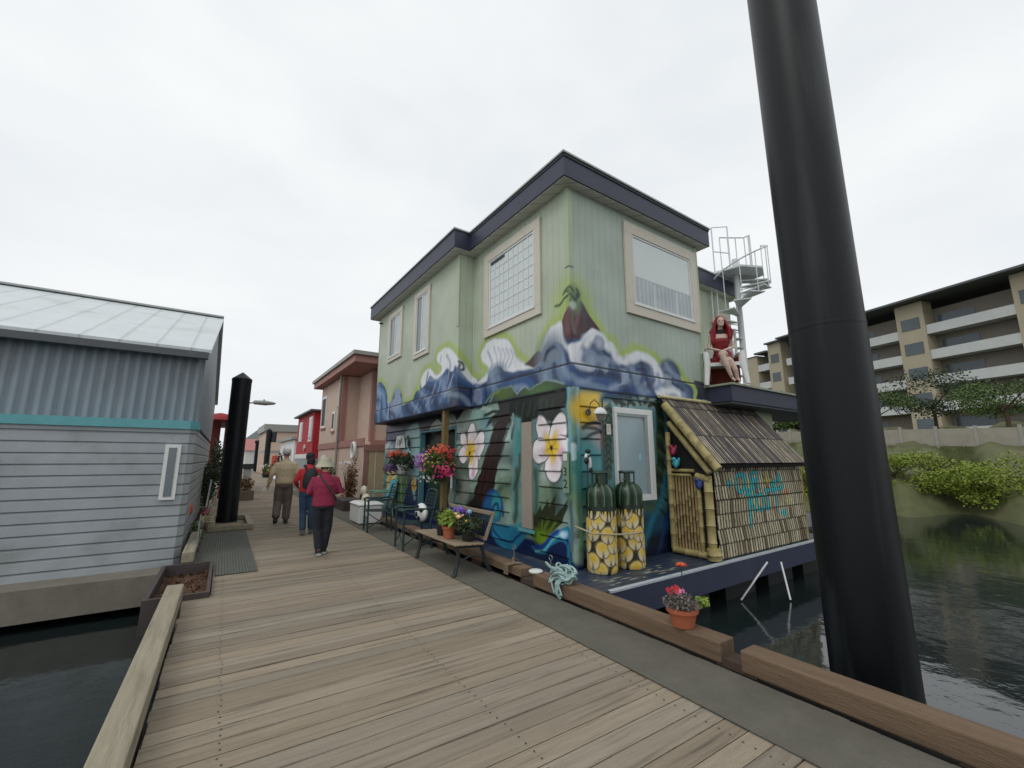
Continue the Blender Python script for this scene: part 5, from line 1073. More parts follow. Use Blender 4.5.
# ---------------------------------------------------------------- people
SKIN=mat('skin',(196,144,118),.6,.06,8)
def person(lab,x,y,rz,H,sp,cloth):
    """canonical height 1.75, facing +y"""
    s=H/1.75
    t=thing('person',lab,'person',(x,y,.004),rz); t.scale=(s,s,s)
    def limbs(mb,keys,rads,seg=10,flat=1.0): mb.tube(keys,rads,seg,True,flat)
    body=MB(); lx=sp.get('lean',0)
    hx=sp.get('head',(0,.02,1.63)); hx=Vector(hx)
    body.ball(hx,(.074,.095,.115),16,12); body.ball(hx+Vector((0,.02,-.07)),(.055,.07,.05)); body.ball(hx+Vector((0,.10,-.02)),(.014,.022,.02)); body.ball(hx+Vector((-.076,0,-.01)),(.012,.022,.03));body.ball(hx+Vector((.076,0,-.01)),(.012,.022,.03))
    body.ball(hx+Vector((-.03,.085,.01)),(.016,.01,.01));body.ball(hx+Vector((.03,.085,.01)),(.016,.01,.01)); body.ball(hx+Vector((0,.09,-.06)),(.024,.01,.008))
    body.tube([(0,-.01,1.40),(hx.x*.5,.0,1.48),(hx.x,hx.y-.02,hx.z-.06)],[.065,.055,.052],12)
    body.loft([(0,0,.84,.13,.09),(0,0,.95,.15,.10),(0,0,1.10,.125,.09),(0,0,1.28,.16,.10),(0,0,1.40,.16,.09),(0,0,1.45,.08,.07)],20)
    jk=MB(); tr=MB(); sh=MB(); jl=sp['hem']; w=sp.get('w',1.0)
    jk.loft([(0,0,jl,.165*w,.125*w),(0,-.0,jl+.03,.18*w,.135*w),(0,0,1.05,.175*w,.13*w),(0,-.01,1.25,.195*w,.135*w),(0,-.01,1.37,.165*w,.115*w),(0,-.01,1.43,.10,.085),(hx.x*.4,0,1.49,.07,.07)],24)
    for sd in (-1,1):
        sh_=Vector((sd*.16*w,-.01,1.355)); el=Vector(sp['elbow'][0 if sd<0 else 1]); ha=Vector(sp['hand'][0 if sd<0 else 1])
        body.tube([sh_,sh_.lerp(el,.5),el,el.lerp(ha,.5),ha],[.05,.043,.036,.032,.024],10)
        d=(ha-el).normalized(); side=Vector((-sd,.3,0)); side=(side-d*side.dot(d)).normalized()
        pm=ha+d*.05; body.tube([ha,ha+d*.03,ha+d*.085],[.024,.036,.034],10,True,.55)
        nrm=d.cross(side).normalized()
        for k in range(4):
            b0=ha+d*.08+nrm*(-.027+.018*k); L=(.062,.072,.066,.05)[k]; body.tube([b0,b0+d*L*.5+side*.006,b0+d*L+side*.03],[.0095,.009,.008],6)
        b0=ha+d*.02+nrm*-.03; body.tube([b0,b0+d*.03-nrm*.025,b0+d*.06-nrm*.03+side*.01],[.012,.010,.009],6)
        k_=sp.get('sleeve',.93); wr=el.lerp(ha,k_)
        jk.tube([sh_+Vector((-sd*.03,0,.0)),sh_,sh_.lerp(el,.5),el,el.lerp(wr,.5),wr],[.055,.060*w,.058*w,.053,.049,.043],12)
        hp_=Vector((sd*.085,0,.90)); kn=Vector(sp['knee'][0 if sd<0 else 1]); an=Vector(sp['ankle'][0 if sd<0 else 1]); ft=sp['toe'][0 if sd<0 else 1]
        body.tube([hp_,hp_.lerp(kn,.5),kn,kn.lerp(an,.4),an],[.085,.07,.052,.05,.036],12)
        tw=sp.get('tw',1.0)
        tr.tube([hp_+Vector((0,0,.02)),hp_.lerp(kn,.5),kn,kn.lerp(an,.5),an.lerp(kn,.04)],[.10,.095*tw,.082*tw,.076*tw,.07*tw],14)
        f=Vector(ft); heel=an+Vector((0,-.05,-.045)); 
        body.tube([an,an+Vector((0,0,-.03)),f*.7+an*.3],[.036,.038,.03],10)
        sh=MB(); sole=[heel+Vector((0,0,.0)),heel.lerp(f,.5),f]; sh.tube(sole,[.045,.052,.042],12,True,.8); sh.tube([an+Vector((0,-.01,.02)),heel.lerp(f,.35)+Vector((0,0,.02))],[.05,.05],12); sh.build('shoe',cloth['shoes'],t,remesh=.009)
    tr.loft([(0,0,.82,.15*w,.12*w),(0,0,.93,.155*w,.12*w),(0,0,1.0,.145*w,.11*w)],20)
    body.build('body',SKIN,t,remesh=.009); tr.build('trousers',cloth['trousers'],t,remesh=.013); jk.build('jacket',cloth['jacket'],t,remesh=.013); 
    return t,hx
def wrinkle(m,st=.5,sc_=9):
    nt=m.node_tree;N=nt.nodes; b=N['Principled BSDF']; nz=N.new('ShaderNodeTexNoise'); nz.inputs['Scale'].default_value=sc_; nz.inputs['Detail'].default_value=3; nz.inputs['Distortion'].default_value=1.2; bp=N.new('ShaderNodeBump'); bp.inputs['Strength'].default_value=st; bp.inputs['Distance'].default_value=.05
    tc=N.new('ShaderNodeTexCoord'); nt.links.new(tc.outputs['Object'],nz.inputs['Vector']); nt.links.new(nz.outputs[0],bp.inputs['Height']); nt.links.new(bp.outputs[0],b.inputs['Normal']); return m
tan=wrinkle(mat('tan_jacket',(206,186,154),.9,.08,5)); gtr=wrinkle(mat('taupe_trousers',(104,92,84),.9,.10,5)); red=wrinkle(mat('red_jacket',(192,48,56),.8,.08,5)); jean=wrinkle(mat('blue_denim',(50,72,98),.9,.15,8)); mar=wrinkle(mat('maroon_fleece',(140,44,72),.95,.10,8)); blk=wrinkle(mat('black_trousers',(34,36,44),.9,.1,6)); shd=mat('dark_shoe',(40,38,38),.7); shg=mat('grey_trainer',(96,98,98),.7,.3,12)
# man
t,h=person('man in a tan jacket, taupe trousers and white cap walking away on the left',1.50,11.85,-R(4),1.80,dict(hem=.92,w=1.14,head=(.0,.03,1.635),elbow=[(-.28,-.05,1.13),(.27,-.03,1.12)],hand=[(-.32,.06,.90),(.25,.12,.93)],knee=[(-.10,.03,.49),(.10,.05,.48)],ankle=[(-.13,-.24,.17),(.09,.03,.09)],toe=[(-.13,-.12,.05),(.10,.18,.04)],tw=1.15),dict(trousers=gtr,jacket=tan,shoes=shd))
m=MB(); m.ball(h+Vector((0,-.005,.03)),(.092,.112,.10),16,10); m.loft([(h.x,h.y+.13,h.z+.035,.07,.08),(h.x,h.y+.13,h.z+.05,.07,.08)],16); m.build('cap',wrinkle(mat('white_cap',(226,220,220),.8),.2),t,smooth=True)
m=MB(); m.ball(h+Vector((0,-.03,-.045)),(.077,.075,.06),14,8); m.build('hair',mat('grey_hair',(120,112,106),.9,.3,30),t,smooth=True)
m=MB(); m.loft([(0,0,.90,.19,.145),(0,0,.95,.19,.145)],24); m.build('waistband',mat('tan_rib',(160,140,112),.9),t,smooth=True)
m=MB(); m.box(-.035,.035,-.006,.006,-.05,.05); o=m.build('paper',M['white'],None); o.location=(1.08,11.9,.82); tag(o,'small white paper held in the tan-jacketed man’s left hand','paper')
# woman in red
t,h=person('woman in a red jacket, dark cap and blue jeans walking between the other two',1.70,9.85,-R(8),1.66,dict(hem=.90,w=1.0,head=(-.01,.04,1.63),elbow=[(-.26,.0,1.14),(.26,.0,1.14)],hand=[(-.22,.20,1.02),(.2,.22,1.02)],knee=[(-.07,.06,.48),(.10,.06,.48)],ankle=[(-.05,.0,.09),(.11,.18,.10)],toe=[(-.05,.15,.04),(.12,.33,.05)],tw=.92),dict(trousers=jean,jacket=red,shoes=shg))
m=MB(); m.ball(h+Vector((0,0,.03)),(.092,.108,.095),16,10); m.loft([(h.x,h.y+.12,h.z+.03,.075,.08),(h.x,h.y+.12,h.z+.045,.075,.08)],16); m.build('cap',mat('navy_cap',(40,40,54),.85),t,smooth=True)
m=MB(); m.ball(h+Vector((.02,-.06,-.08)),(.085,.06,.12),14,8); m.build('hair',mat('dark_hair',(44,32,30),.8,.3,30),t,smooth=True)
bp=thing('backpack','black backpack worn over the red jacket','backpack',(1.70,9.85,0),-R(8)); bp.scale=(.949,)*3
m=MB(); m.loft([(.02,-.20,.98,.13,.07),(.02,-.21,1.04,.15,.085),(.02,-.20,1.25,.14,.08),(.02,-.18,1.38,.10,.055),(.02,-.17,1.41,.04,.03)],20); m.build('bag',mat('black_nylon',(36,38,44),.7,.15,8),bp,smooth=True)
for sd in (-1,1):
    m=MB(); m.tube([(sd*.08,-.15,1.40),(sd*.10,-.09,1.475),(sd*.11,.05,1.45),(sd*.12,.14,1.3)],.02,8,flat=1.0); m.build('strap',mat('black_nylon',(36,38,44),.7),bp,smooth=True)
# woman in maroon
t,h=person('person in a maroon fleece, grey bucket hat and black trousers, nearest of the three walkers',1.58,7.72,-R(6),1.54,dict(hem=.86,w=1.12,head=(-.02,.06,1.635),elbow=[(-.27,-.02,1.12),(.28,-.02,1.12)],hand=[(-.17,.22,1.08),(.2,.24,1.1)],knee=[(-.075,.05,.48),(.10,.05,.48)],ankle=[(-.03,-.02,.09),(.06,.10,.09)],toe=[(-.04,.14,.04),(.09,.26,.04)],tw=1.0),dict(trousers=blk,jacket=mar,shoes=shd))
m=MB(); m.lathe([(.175,-.055),(.155,-.02),(.115,.03),(.105,.09),(.085,.125),(.01,.135)],h.x,h.y-.02,h.z,28); m.build('bucket_hat',wrinkle(mat('grey_felt_hat',(176,174,152),.95,.08,6),.3),t,smooth=True)
m=MB(); m.ball(h+Vector((0,-.03,-.03)),(.08,.08,.09),14,8); m.build('hair',mat('brown_hair',(90,62,48),.9,.3,30),t,smooth=True)
m=MB(); m.box(-.15,.17,-.1,-.09,.055,.06)
m=MB()
for a,b in ((-.03,-.04),(.06,.08)):
    m.tube([(a,b-.08,.022),(a+.01,b+.10,.02),(a+.02,b+.20,.02)],[.045,.05,.035],10,True,.4)
m.build('sole',mat('pale_sole',(170,170,170),.8),t,smooth=True)
sb=thing('shoulder_strap','dark strap slung across the back of the maroon fleece','bag strap',(1.58,7.72,0),-R(6)); sb.scale=(.88,)*3
m=MB(); m.tube([(-.13,.02,1.47),(-.10,-.10,1.43),(-.04,-.155,1.33),(.08,-.17,1.18),(.17,-.14,1.05),(.215,-.02,.98),(.20,.1,.95)],.014,8); m.build('strap',M['dark'],sb,smooth=True)
m=MB(); m.box(.12,.22,.12,.19,.84,.96); m.build('bag',mat('black_nylon',(36,38,44),.7),sb,bevel=.02)
# ---------------------------------------------------------------- mannequin on the balcony
MX,MY,MZ=8.02,4.36,2.905
ang=-R(50)
clo=thing('draped_cloth','red-brown cloth draped inside the white plastic chair','cloth',(MX,MY,MZ),ang); m=MB(); m.prism([(-.2,.08),(.22,.08),(.24,.60),(-.16,.56)],-.262,-.250,'x'); m.prism([(-.2,.08),(.22,.08),(.24,.60),(-.16,.56)],.250,.262,'x'); m.box(-.25,.25,.215,.227,.08,.62); m.build('cloth',mat('red_brown_cloth',(120,54,46),.9,.2,8),clo)
pl_=thing('plastic_chair','white plastic garden armchair on the balcony corner under the mannequin','chair',(MX,MY,MZ),ang); pl_.scale=(1.22,1.1,1.0)
# local: faces -y
for sx,sy in ((-1,-1),(1,-1),(-1,1),(1,1)):
    m=MB(); m.loft([(sx*.29,sy*.26,0,.035,.035),(sx*.25,sy*.22,.42,.05,.04),(sx*.26,sy*.2,.62,.045,.05)],8) if sy<0 else m.loft([(sx*.27,sy*.30,0,.035,.035),(sx*.24,sy*.24,.42,.05,.035),(sx*.26,sy*.24,.62,.04,.04)],8); m.build('leg',M['white'],pl_,smooth=True)
for sx in (-1,1):
    m=MB(); m.tube([(sx*.27,-.24,.63),(sx*.285,0,.655),(sx*.27,.26,.66)],[.04,.045,.04],8,True,.5); m.build('armrest',M['white'],pl_,smooth=True)
m=MB(); m.loft([(0,0,.40,.25,.24),(0,0,.43,.26,.25)],20); m.box(-.24,.24,-.24,-.20,.36,.43); m.build('seat',M['white'],pl_,bevel=.006)
m=MB()
for k in range(5): m.bar((-.17+k*.085,.23,.44),(-.19+k*.095,.33,.84),.05,.015,(0,1,0))
m.tube([(-.24,.24,.6),(-.22,.32,.84),(0,.35,.9),(.22,.32,.84),(.24,.24,.6)],.025,8); m.build('backrest',M['white'],pl_)
mn=thing('mannequin','seated mannequin with long red hair, crossed legs and a short red dress on the balcony','mannequin',(MX,MY,MZ),ang)
mn.scale=(.97,.97,.97); PL=mat('mannequin_skin',(200,174,158),.45,.04,5)
m=MB(); hc=Vector((0.02,-.06,1.32))
m.ball(hc,(.072,.09,.11),16,12); m.ball(hc+Vector((0,-.085,-.015)),(.012,.02,.02)); m.ball(hc+Vector((0,-.05,-.07)),(.05,.05,.045)); m.tube([(0,.02,1.10),(.01,-.03,1.18),(.02,-.05,1.26)],[.06,.045,.05],12)
m.loft([(0,.04,.46,.16,.13),(0,.04,.56,.16,.12),(0,.03,.72,.11,.09),(0,.0,.92,.155,.11),(0,.0,1.05,.15,.085),(0,.01,1.12,.06,.06)],20)
m.tube([(.08,.0,.53),(-.02,-.30,.60),(-.09,-.46,.58)],[.085,.075,.055],12); m.tube([(-.09,-.46,.58),(-.02,-.47,.34),(.05,-.44,.14),(.08,-.40,.09),(.10,-.50,.03)],[.055,.052,.033,.03,.02],12)
m.tube([(-.08,.0,.50),(-.02,-.28,.47),(.05,-.43,.46)],[.085,.072,.055],12); m.tube([(.05,-.43,.46),(.13,-.43,.25),(.17,-.38,.08),(.19,-.48,.025)],[.055,.05,.032,.022],12)
for sd,el,ha in ((-1,(-.23,-.02,.80),(-.08,-.28,.68)),(1,(.23,-.03,.79),(.0,-.34,.67))):
    sh_=Vector((sd*.17,0,1.05)); el=Vector(el);ha=Vector(ha); m.tube([sh_,el,el.lerp(ha,.6),ha],[.045,.034,.028,.022],10); d=(ha-el).normalized(); nn=Vector((0,0,1)).cross(d).normalized()
    m.tube([ha,ha+d*.04,ha+d*.08],[.022,.032,.03],8,True,.6)
    for k in range(4): b0=ha+d*.075+nn*(-.024+.016*k); m.tube([b0,b0+d*.03,b0+d*.06+Vector((0,0,-.02))],[.008,.008,.007],6)
    b0=ha+d*.02+nn*.03; m.tube([b0,b0+d*.03+nn*.02,b0+d*.05+nn*.02],[.01,.009,.008],6)
m.build('body',PL,mn,remesh=.009)
m=MB(); m.loft([(0,-.05,.42,.22,.22),(0,-.03,.52,.205,.20),(0,.03,.60,.165,.14),(0,.03,.73,.13,.105),(0,-.005,.92,.172,.125),(0,0,.98,.165,.115)],24); m.tube([(.02,-.05,.53),(.0,-.28,.58)],[.14,.135],14); m.tube([(-.05,-.03,.52),(.0,-.24,.50)],[.12,.115],14); m.build('dress',wrinkle(mat('red_dress',(126,16,28),.6,.1,6)),mn,remesh=.012)
m=MB(); m.ball(hc+Vector((0,.045,.04)),(.092,.095,.105),16,10)
rr=random.Random(4)
for k in range(44):
    a=rr.uniform(-.10*PI,1.10*PI); x_,y_=.085*math.cos(a),.085*math.sin(a); L=rr.uniform(.30,.46)
    m.tube([hc+Vector((x_,y_,.04)),hc+Vector((x_*1.5,y_*1.3+.01,-.10)),hc+Vector((x_*2.0+rr.uniform(-.04,.04),y_*1.2,-.2)),hc+Vector((x_*1.9+rr.uniform(-.04,.04),y_*1.1-.02,-L))],[.025,.03,.026,.01],6)
m.build('hair',mat('scarlet_hair',(136,14,26),.5,.25,30),mn,smooth=True)
m=MB(); m.loft([(0,-.01,1.08,.09,.08),(0.01,-.02,1.12,.085,.08),(.015,-.025,1.165,.065,.065)],18); m.build('scarf',mat('dark_scarf',(36,40,38),.9,.3,20),mn,smooth=True)
m=MB()
for sx in (-1,1): m.ball(hc+Vector((sx*.028,-.088,.012)),(.014,.006,.006))
m.build('eyes',M['dark'],mn,smooth=True)
m=MB(); m.ball(hc+Vector((0,-.09,-.045)),(.02,.006,.007)); m.build('lips',mat('red_dress',(126,16,28),.6),mn,smooth=True)
m=MB(); 
for sx in (-1,1): m.prism([(sx*.08,1.36),(sx*.14,1.45),(sx*.11,1.32)],-.05,-.03,'y')
m.build('ear_tips',mat('pink_ear',(214,150,150),.6),mn)
# ---------------------------------------------------------------- spiral stair
SX,SY=10.80,5.30
ss=thing('spiral_staircase','white metal spiral staircase rising from the balcony to the roof','staircase',(SX,SY,2.9))
W2=mat('white_steel',(206,210,212),.4,.06,5)
m=MB(); m.tube([(0,0,0),(0,0,3.8)],.07,16); m.build('centre_pole',W2,ss,smooth=True)
RT=.76
def sp3(r,a,z): return Vector((r*math.cos(a),r*math.sin(a),z))
rail=[]; a00=-R(34.7)+R(4); stp=R(29)
for k in range(8):
    a=a00-stp*k; z=3.22-.19*k; h=R(15)
    top_=[sp3(.07,a-h*1.2,z),sp3(RT,a-h,z),sp3(RT,a+h,z),sp3(.07,a+h*1.2,z)]
    m=MB(); m.add([*top_,*[v-Vector((0,0,.03)) for v in top_]],[(0,1,2,3),(7,6,5,4),(0,4,5,1),(1,5,6,2),(2,6,7,3),(3,7,4,0)]); m.tube([sp3(.07,a,z-.08),sp3(RT-.03,a,z-.04)],.012,6); m.build('tread',W2,ss)
    if k<6: m=MB(); m.tube([sp3(RT,a,z-.03),sp3(RT,a,z+1.0)],.011,6); m.build('baluster',W2,ss)
for k in range(0,25):
    kk=k/4; rail.append(sp3(RT,a00-stp*kk,3.22-.19*kk+1.0))
e_=rail[-1]
m=MB(); m.tube(rail+[e_+Vector((0,0,-.1)),Vector((e_.x,e_.y,.0))],.02,8); m.build('handrail',W2,ss,smooth=True)
# lower flight: narrow rungs between the pole and a second upright
m=MB(); m.tube([(-.15,.10,0),(-.15,.10,1.9)],.035,10); m.build('upright',W2,ss,smooth=True)
for k in range(7): m=MB(); m.box(-.17,.02,-.05,.13,.18+.24*k,.21+.24*k); m.build('rung',W2,ss)
f_=[(-.45,-.35),(.10,-.62),(.60,-.42),(.70,.25),(.0,.55),(-.6,.45)]
m=MB(); m.prism(f_,3.36,3.41,'z'); m.build('landing',W2,ss)
m=MB(); m.tube([(-.50,.28,0),(-.50,.28,4.68),(-.12,.06,4.73),(-.12,.06,3.42)],.018,8); m.tube([(-.50,.28,4.0),(-.12,.06,3.97)],.014,6); m.build('guard_rail',W2,ss,smooth=True)
m=MB(); P_=[(.06,.38),(.25,.26),(.43,.14),(.62,.0)]
for p in P_: m.tube([(p[0],p[1],3.41),(p[0],p[1],4.62)],.014,6)
m.tube([(p[0],p[1],4.62) for p in P_],.018,8); m.tube([(p[0],p[1],3.72) for p in P_],.012,6); m.tube([(.62,.0,4.62),(.64,-.12,4.64)],.018,8); m.tube([(.64,-.12,3.2),(.64,-.12,4.64)],.035,8); m.build('guard_rail',W2,ss,smooth=True)
# ---------------------------------------------------------------- pink house
M['pink']=mat('pink_stucco',(200,176,160),.85,.08,3,bump=.2,bscale=60); M['pinkd']=mat('dusty_rose_trim',(160,116,108),.7,.08,4); M['cream']=mat('cream_door_panel',(188,168,136),.7,.08,3)
M['roofg']=mat('grey_gutter',(150,148,142),.5,.08,4)
ph=thing('pink_house','two-storey pink stucco house with dusty rose trim beyond the painted house','house',(6.5,21,0),-R(0))
def pp(mb,name,m,**k): o=mb.build(name,m,ph,**k); o.location=(-6.5,-21,0); return o
x0,y0,y1=4.25,18.6,22.9
m=MB(); m.box(x0,10,y0,y1,2.0,5.0); m.box(x0+.02,10,15.0,y1,0.0,2.0); m.box(4.92,10,16.6,y0,2.0,5.0);  pp(m,'wall',M['pink'])
m=MB(); m.box(x0-.03,x0+.16,y0-.03,y0+.0,2.2,4.98); m.box(x0-.03,x0-.0,y0,y0+.22,2.2,4.98); m.box(4.87,4.92,16.57,16.8,2.2,5.0); m.box(4.92,5.05,16.57,16.597,2.2,5.0)
m.box(x0-.03,x0-.002,15.0,y1,1.98,2.24);m.box(x0-.002,4.92,y0-.03,y0-.002,2.01,2.24); m.box(x0-.01,x0+.14,14.96,14.998,0,2.0); m.box(x0-.03,7,14.94,14.999,1.8,2.02); m.box(4.90,10,16.54,16.599,2.01,2.24); pp(m,'trim',M['pinkd'])
m=MB(); m.prism([(3.9,15.6),(10.2,15.6),(10.2,y1+.4),(3.9,y1+.4)],5.02,5.28,'z'); rf_=pp(m,'roof',M['pinkd'])
m=MB(); m.prism([(3.82,15.5),(10.3,15.5),(10.3,y1+.5),(3.82,y1+.5)],5.28,5.42,'z'); m.build('gutter',M['roofg'],rf_)
m=MB(); m.tube([(3.92,18.5,5.3),(4.18,18.7,5.0),(4.18,18.75,4.9),(4.18,18.75,0)],.05,8); pp(m,'downpipe',M['roofg'],smooth=True)
def pwin(ya,yb,za,zb,fr=.1):
    m=MB(); m.box(x0-.04,x0-.003,ya,yb,za,zb); w=pp(m,'window',M['white']); m=MB(); m.box(x0-.05,x0-.041,ya+fr,yb-fr,za+fr,zb-fr); m.build('pane',M['dark'],w); m=MB(); m.box(x0-.06,x0-.004,ya-.05,yb+.05,za-.09,za-.005); m.build('sill',M['pinkd'],w)
pwin(21.6,22.5,3.0,4.5); pwin(19.7,20.2,2.75,3.6); pwin(18.95,19.2,3.75,4.75); pwin(21.0,21.8,.3,1.7)
m=MB(); m.box(x0+.16,5.3,14.975,14.999,.02,1.8); d=pp(m,'door',M['cream']); m=MB(); m.box(x0+.38,x0+.40,14.96,14.974,.1,1.78); m.build('pull_rail',M['white'],d)
m=MB(); m.box(5.05,5.4,16.3,16.598,3.85,4.5); o=m.build('air_conditioner',mat('ac_grey',(170,170,160),.5),None,bevel=.02); tag(o,'grey window air conditioner under the deep eave of the pink house','air conditioner')
m=MB(); m.tube([(0,.22*math.cos(a),.27*math.sin(a)) for a in np.linspace(0,2*PI,33)],.06,10); o=m.build('lifebuoy',M['white'],None,smooth=True); o.location=(4.17,16.1,1.83); tag(o,'white lifebuoy ring hung on the pink house wall','lifebuoy')
def shrub(name,lab,x,y,z,r,mt,n=700,leaf=.09,stem=True,group=None,fl=(),cat='shrub'):
    t=thing(name,lab,cat,(x,y,z),0,group)
    m=MB(); 
    if stem:
        for k in range(6): a=k*1.05; m.tube([(0,0,0),(r[0]*.25*math.cos(a),r[1]*.25*math.sin(a),r[2]*.8),(r[0]*.6*math.cos(a),r[1]*.6*math.sin(a),r[2]*1.5)],[.03,.02,.008],5)
        m.build('stem',mat('bark',(70,56,42),.9,.3,10),t)
    rr=random.Random(int(abs(x)*97+abs(y)*13)); m=MB()
    ncl=9
    for k in range(ncl):
        d=Vector((rr.gauss(0,1),rr.gauss(0,1),rr.gauss(0,1))).normalized(); c=(d.x*r[0]*.55,d.y*r[1]*.55,r[2]+d.z*r[2]*.6); q=rr.uniform(.38,.6)
        m.leaves(c,(r[0]*q,r[1]*q,r[2]*q),n//ncl,leaf,rr,.2)
    m.build('foliage',mt,t)
    for f in fl: blossoms(t,*f)
    return t
shrub('potted_shrub','tall bronze-leaved shrub beside the white lifebuoy',3.78,14.9,.0,(.32,.32,.75),GB_,900,.08,fl=[('white',(-.1,.2,1.35),(.2,.2,.15),60,.04),('red',(0,0,.25),(.3,.3,.15),40,.04)])
shrub('potted_shrub','dark green shrub behind the bucket hat',3.6,17.4,.0,(.32,.32,.72),GR,800,.09)
m=MB(); m.box(-.3,.3,-.7,.7,0,.32); o=m.build('planter_trough',mat('dark_planter',(70,62,60),.7),None,bevel=.02); o.location=(3.62,14.2,.0); tag(o,'dark planter trough at the foot of the bronze shrub','planter')
m=MB(); m.lathe([(.05,0),(.06,.4),(.045,.75),(.05,.9),(.01,.95)],seg=12); o=m.build('garden_statue',M['white'],None,smooth=True); o.location=(3.42,15.1,.0); tag(o,'slim white garden statue left of the bronze shrub','statue')
m=MB(); m.lathe([(.10,0),(.13,.1),(.11,.28),(.06,.34),(.07,.40)],seg=14); m.ball((0,0,.48),(.08,.08,.09)); o=m.build('garden_urn',mat('dark_urn',(40,40,46),.5),None,smooth=True); o.location=(3.62,12.7,.0); tag(o,'dark urn standing behind the white storage box','urn')
# ---------------------------------------------------------------- red house and far row
M['redp']=add_lines(mat('red_boards',(176,34,44),.7,.1,3),.2,.02,.25,'z',.4)
def simple_house(name,lab,x0,x1,y0,y1,h,wm,tm,wins,roof='flat',rh=.3,base=None,rm=None):
    t=thing(name,lab,'house',((x0+x1)/2,(y0+y1)/2,0)); cx,cy=(x0+x1)/2,(y0+y1)/2
    def q(mb,n,mm,par=t,**k): o=mb.build(n,mm,par,**k); 
    def Bx(a,b,c,d,e,f): m=MB(); m.box(a-cx,b-cx,c-cy,d-cy,e,f); return m
    Bx(x0,x1,y0,y1,-.3,h).build('wall',wm,t)
    if base: Bx(x0-.02,x1,y0-.02,y1,base[0],base[1]).build('base_band',base[2],t)
    if roof=='flat': r=Bx(x0-.25,x1+.25,y0-.25,y1+.25,h+.002,h+rh).build('roof',rm or tm,t)
    else:
        m=MB(); 
        if roof=='gx': m.prism([(y0-.3-cy,h-.02),(y1+.3-cy,h-.02),(0,h+rh)],x0-.3-cx,x1+.3-cx,'x')
        else: m.prism([(x0-.3-cx,h-.02),(x1+.3-cx,h-.02),(0,h+rh)],y0-.3-cy,y1+.3-cy,'y')
        r=m.build('roof',rm or tm,t)
    for w in wins:
        f,a,b,za,zb=w
        if f=='L': m=MB(); m.box(x0-.05-cx,x0-.002-cx,a-cy,b-cy,za,zb); k=m.build('window',M['white'],t); m=MB(); m.box(x0-.06-cx,x0-.051-cx,a+.12-cy,b-.12-cy,za+.12,zb-.12); m.build('pane',M['glass'],k)
        if f=='F': m=MB(); m.box(a-cx,b-cx,y0-.05-cy,y0-.002-cy,za,zb); k=m.build('window',M['white'],t); m=MB(); m.box(a+.1-cx,b-.1-cx,y0-.06-cy,y0-.051-cy,za+.1,zb-.1); m.build('pane',M['glass'],k)
        if f=='R': m=MB(); m.box(x1+.002-cx,x1+.05-cx,a-cy,b-cy,za,zb); k=m.build('window',M['white'],t); m=MB(); m.box(x1+.051-cx,x1+.06-cx,a+.12-cy,b-.12-cy,za+.12,zb-.12); m.build('pane',M['glass'],k)
    return t
M['droof']=mat('dark_roof_edge',(84,88,92),.6)
simple_house('red_house','bright red house with white windows beyond the pink house',4.45,10,25.7,31.2,4.15,M['redp'],M['droof'],[('L',26.0,26.9,2.5,3.9),('L',29.2,30.2,2.6,3.8)],roof='flat',rh=.10,base=(-.3,1.55,mat('grey_base',(150,156,156),.7)))
m=MB(); m.box(4.40,4.44,25.6,31.2,1.56,1.82); o=m.build('white_board',M['white'],None); tag(o,'long white board along the foot of the red house','board')
m=MB()
for a in (27.9,28.05): m.tube([(4.40,a,2.0),(4.40,a-.25,2.2),(4.40,a-.1,2.35),(4.40,a+.2,2.15)],.03,5)
o=m.build('wall_scroll',M['white'],None); tag(o,'small white scroll ornament on the red wall','ornament')
simple_house('beige_building','long low beige building with a grey roof at the end of the dock',4.7,13,55,63,4.6,mat('beige_wall',(204,180,160),.8,.06,3),M['roofg'],[('F',6.2,7.2,.6,1.8)],rh=.8,base=(2.2,2.5,M['roofg']))
m=MB(); m.box(5.5,7.2,54.9,54.98,.8,1.9); o=m.build('red_awning',mat('orange_red',(190,80,60),.7),None); tag(o,'orange red shade on the front of the far beige building','awning')
simple_house('white_gable_house','white gabled house with a red lower roof far down the dock, right one',4.9,9.2,96,100,5.2,mat('offwhite_wall',(206,204,200),.8,.05,3),M['roofg'],[('F',6.4,7.4,4.0,4.8)],roof='gy',rh=2.2,rm=mat('greenish_roof',(140,150,146),.7))
simple_house('rose_roof_house','low house with a dull rose roof in front of the far white gable',4.6,8.2,86,90,3.0,mat('offwhite_wall',(206,204,200),.8,.05,3),M['roofg'],[],roof='gx',rh=2.0,rm=mat('rose_roof',(176,120,116),.8))
simple_house('white_shed_house','narrow white building between the red house and the beige building',5.0,8,36,44,3.0,M['white'],M['roofg'],[('L',37,38,.8,2)],roof='flat',rh=.2)
simple_house('pale_house','pale grey house across the far left of the dock',-7.5,-1.6,55,63,4.2,mat('pale_grey_wall',(190,194,196),.8,.05,3),M['roofg'],[('F',-5,-4,1,2.2),('F',-3.4,-2.4,1,2.2)],roof='gy',rh=1.6)
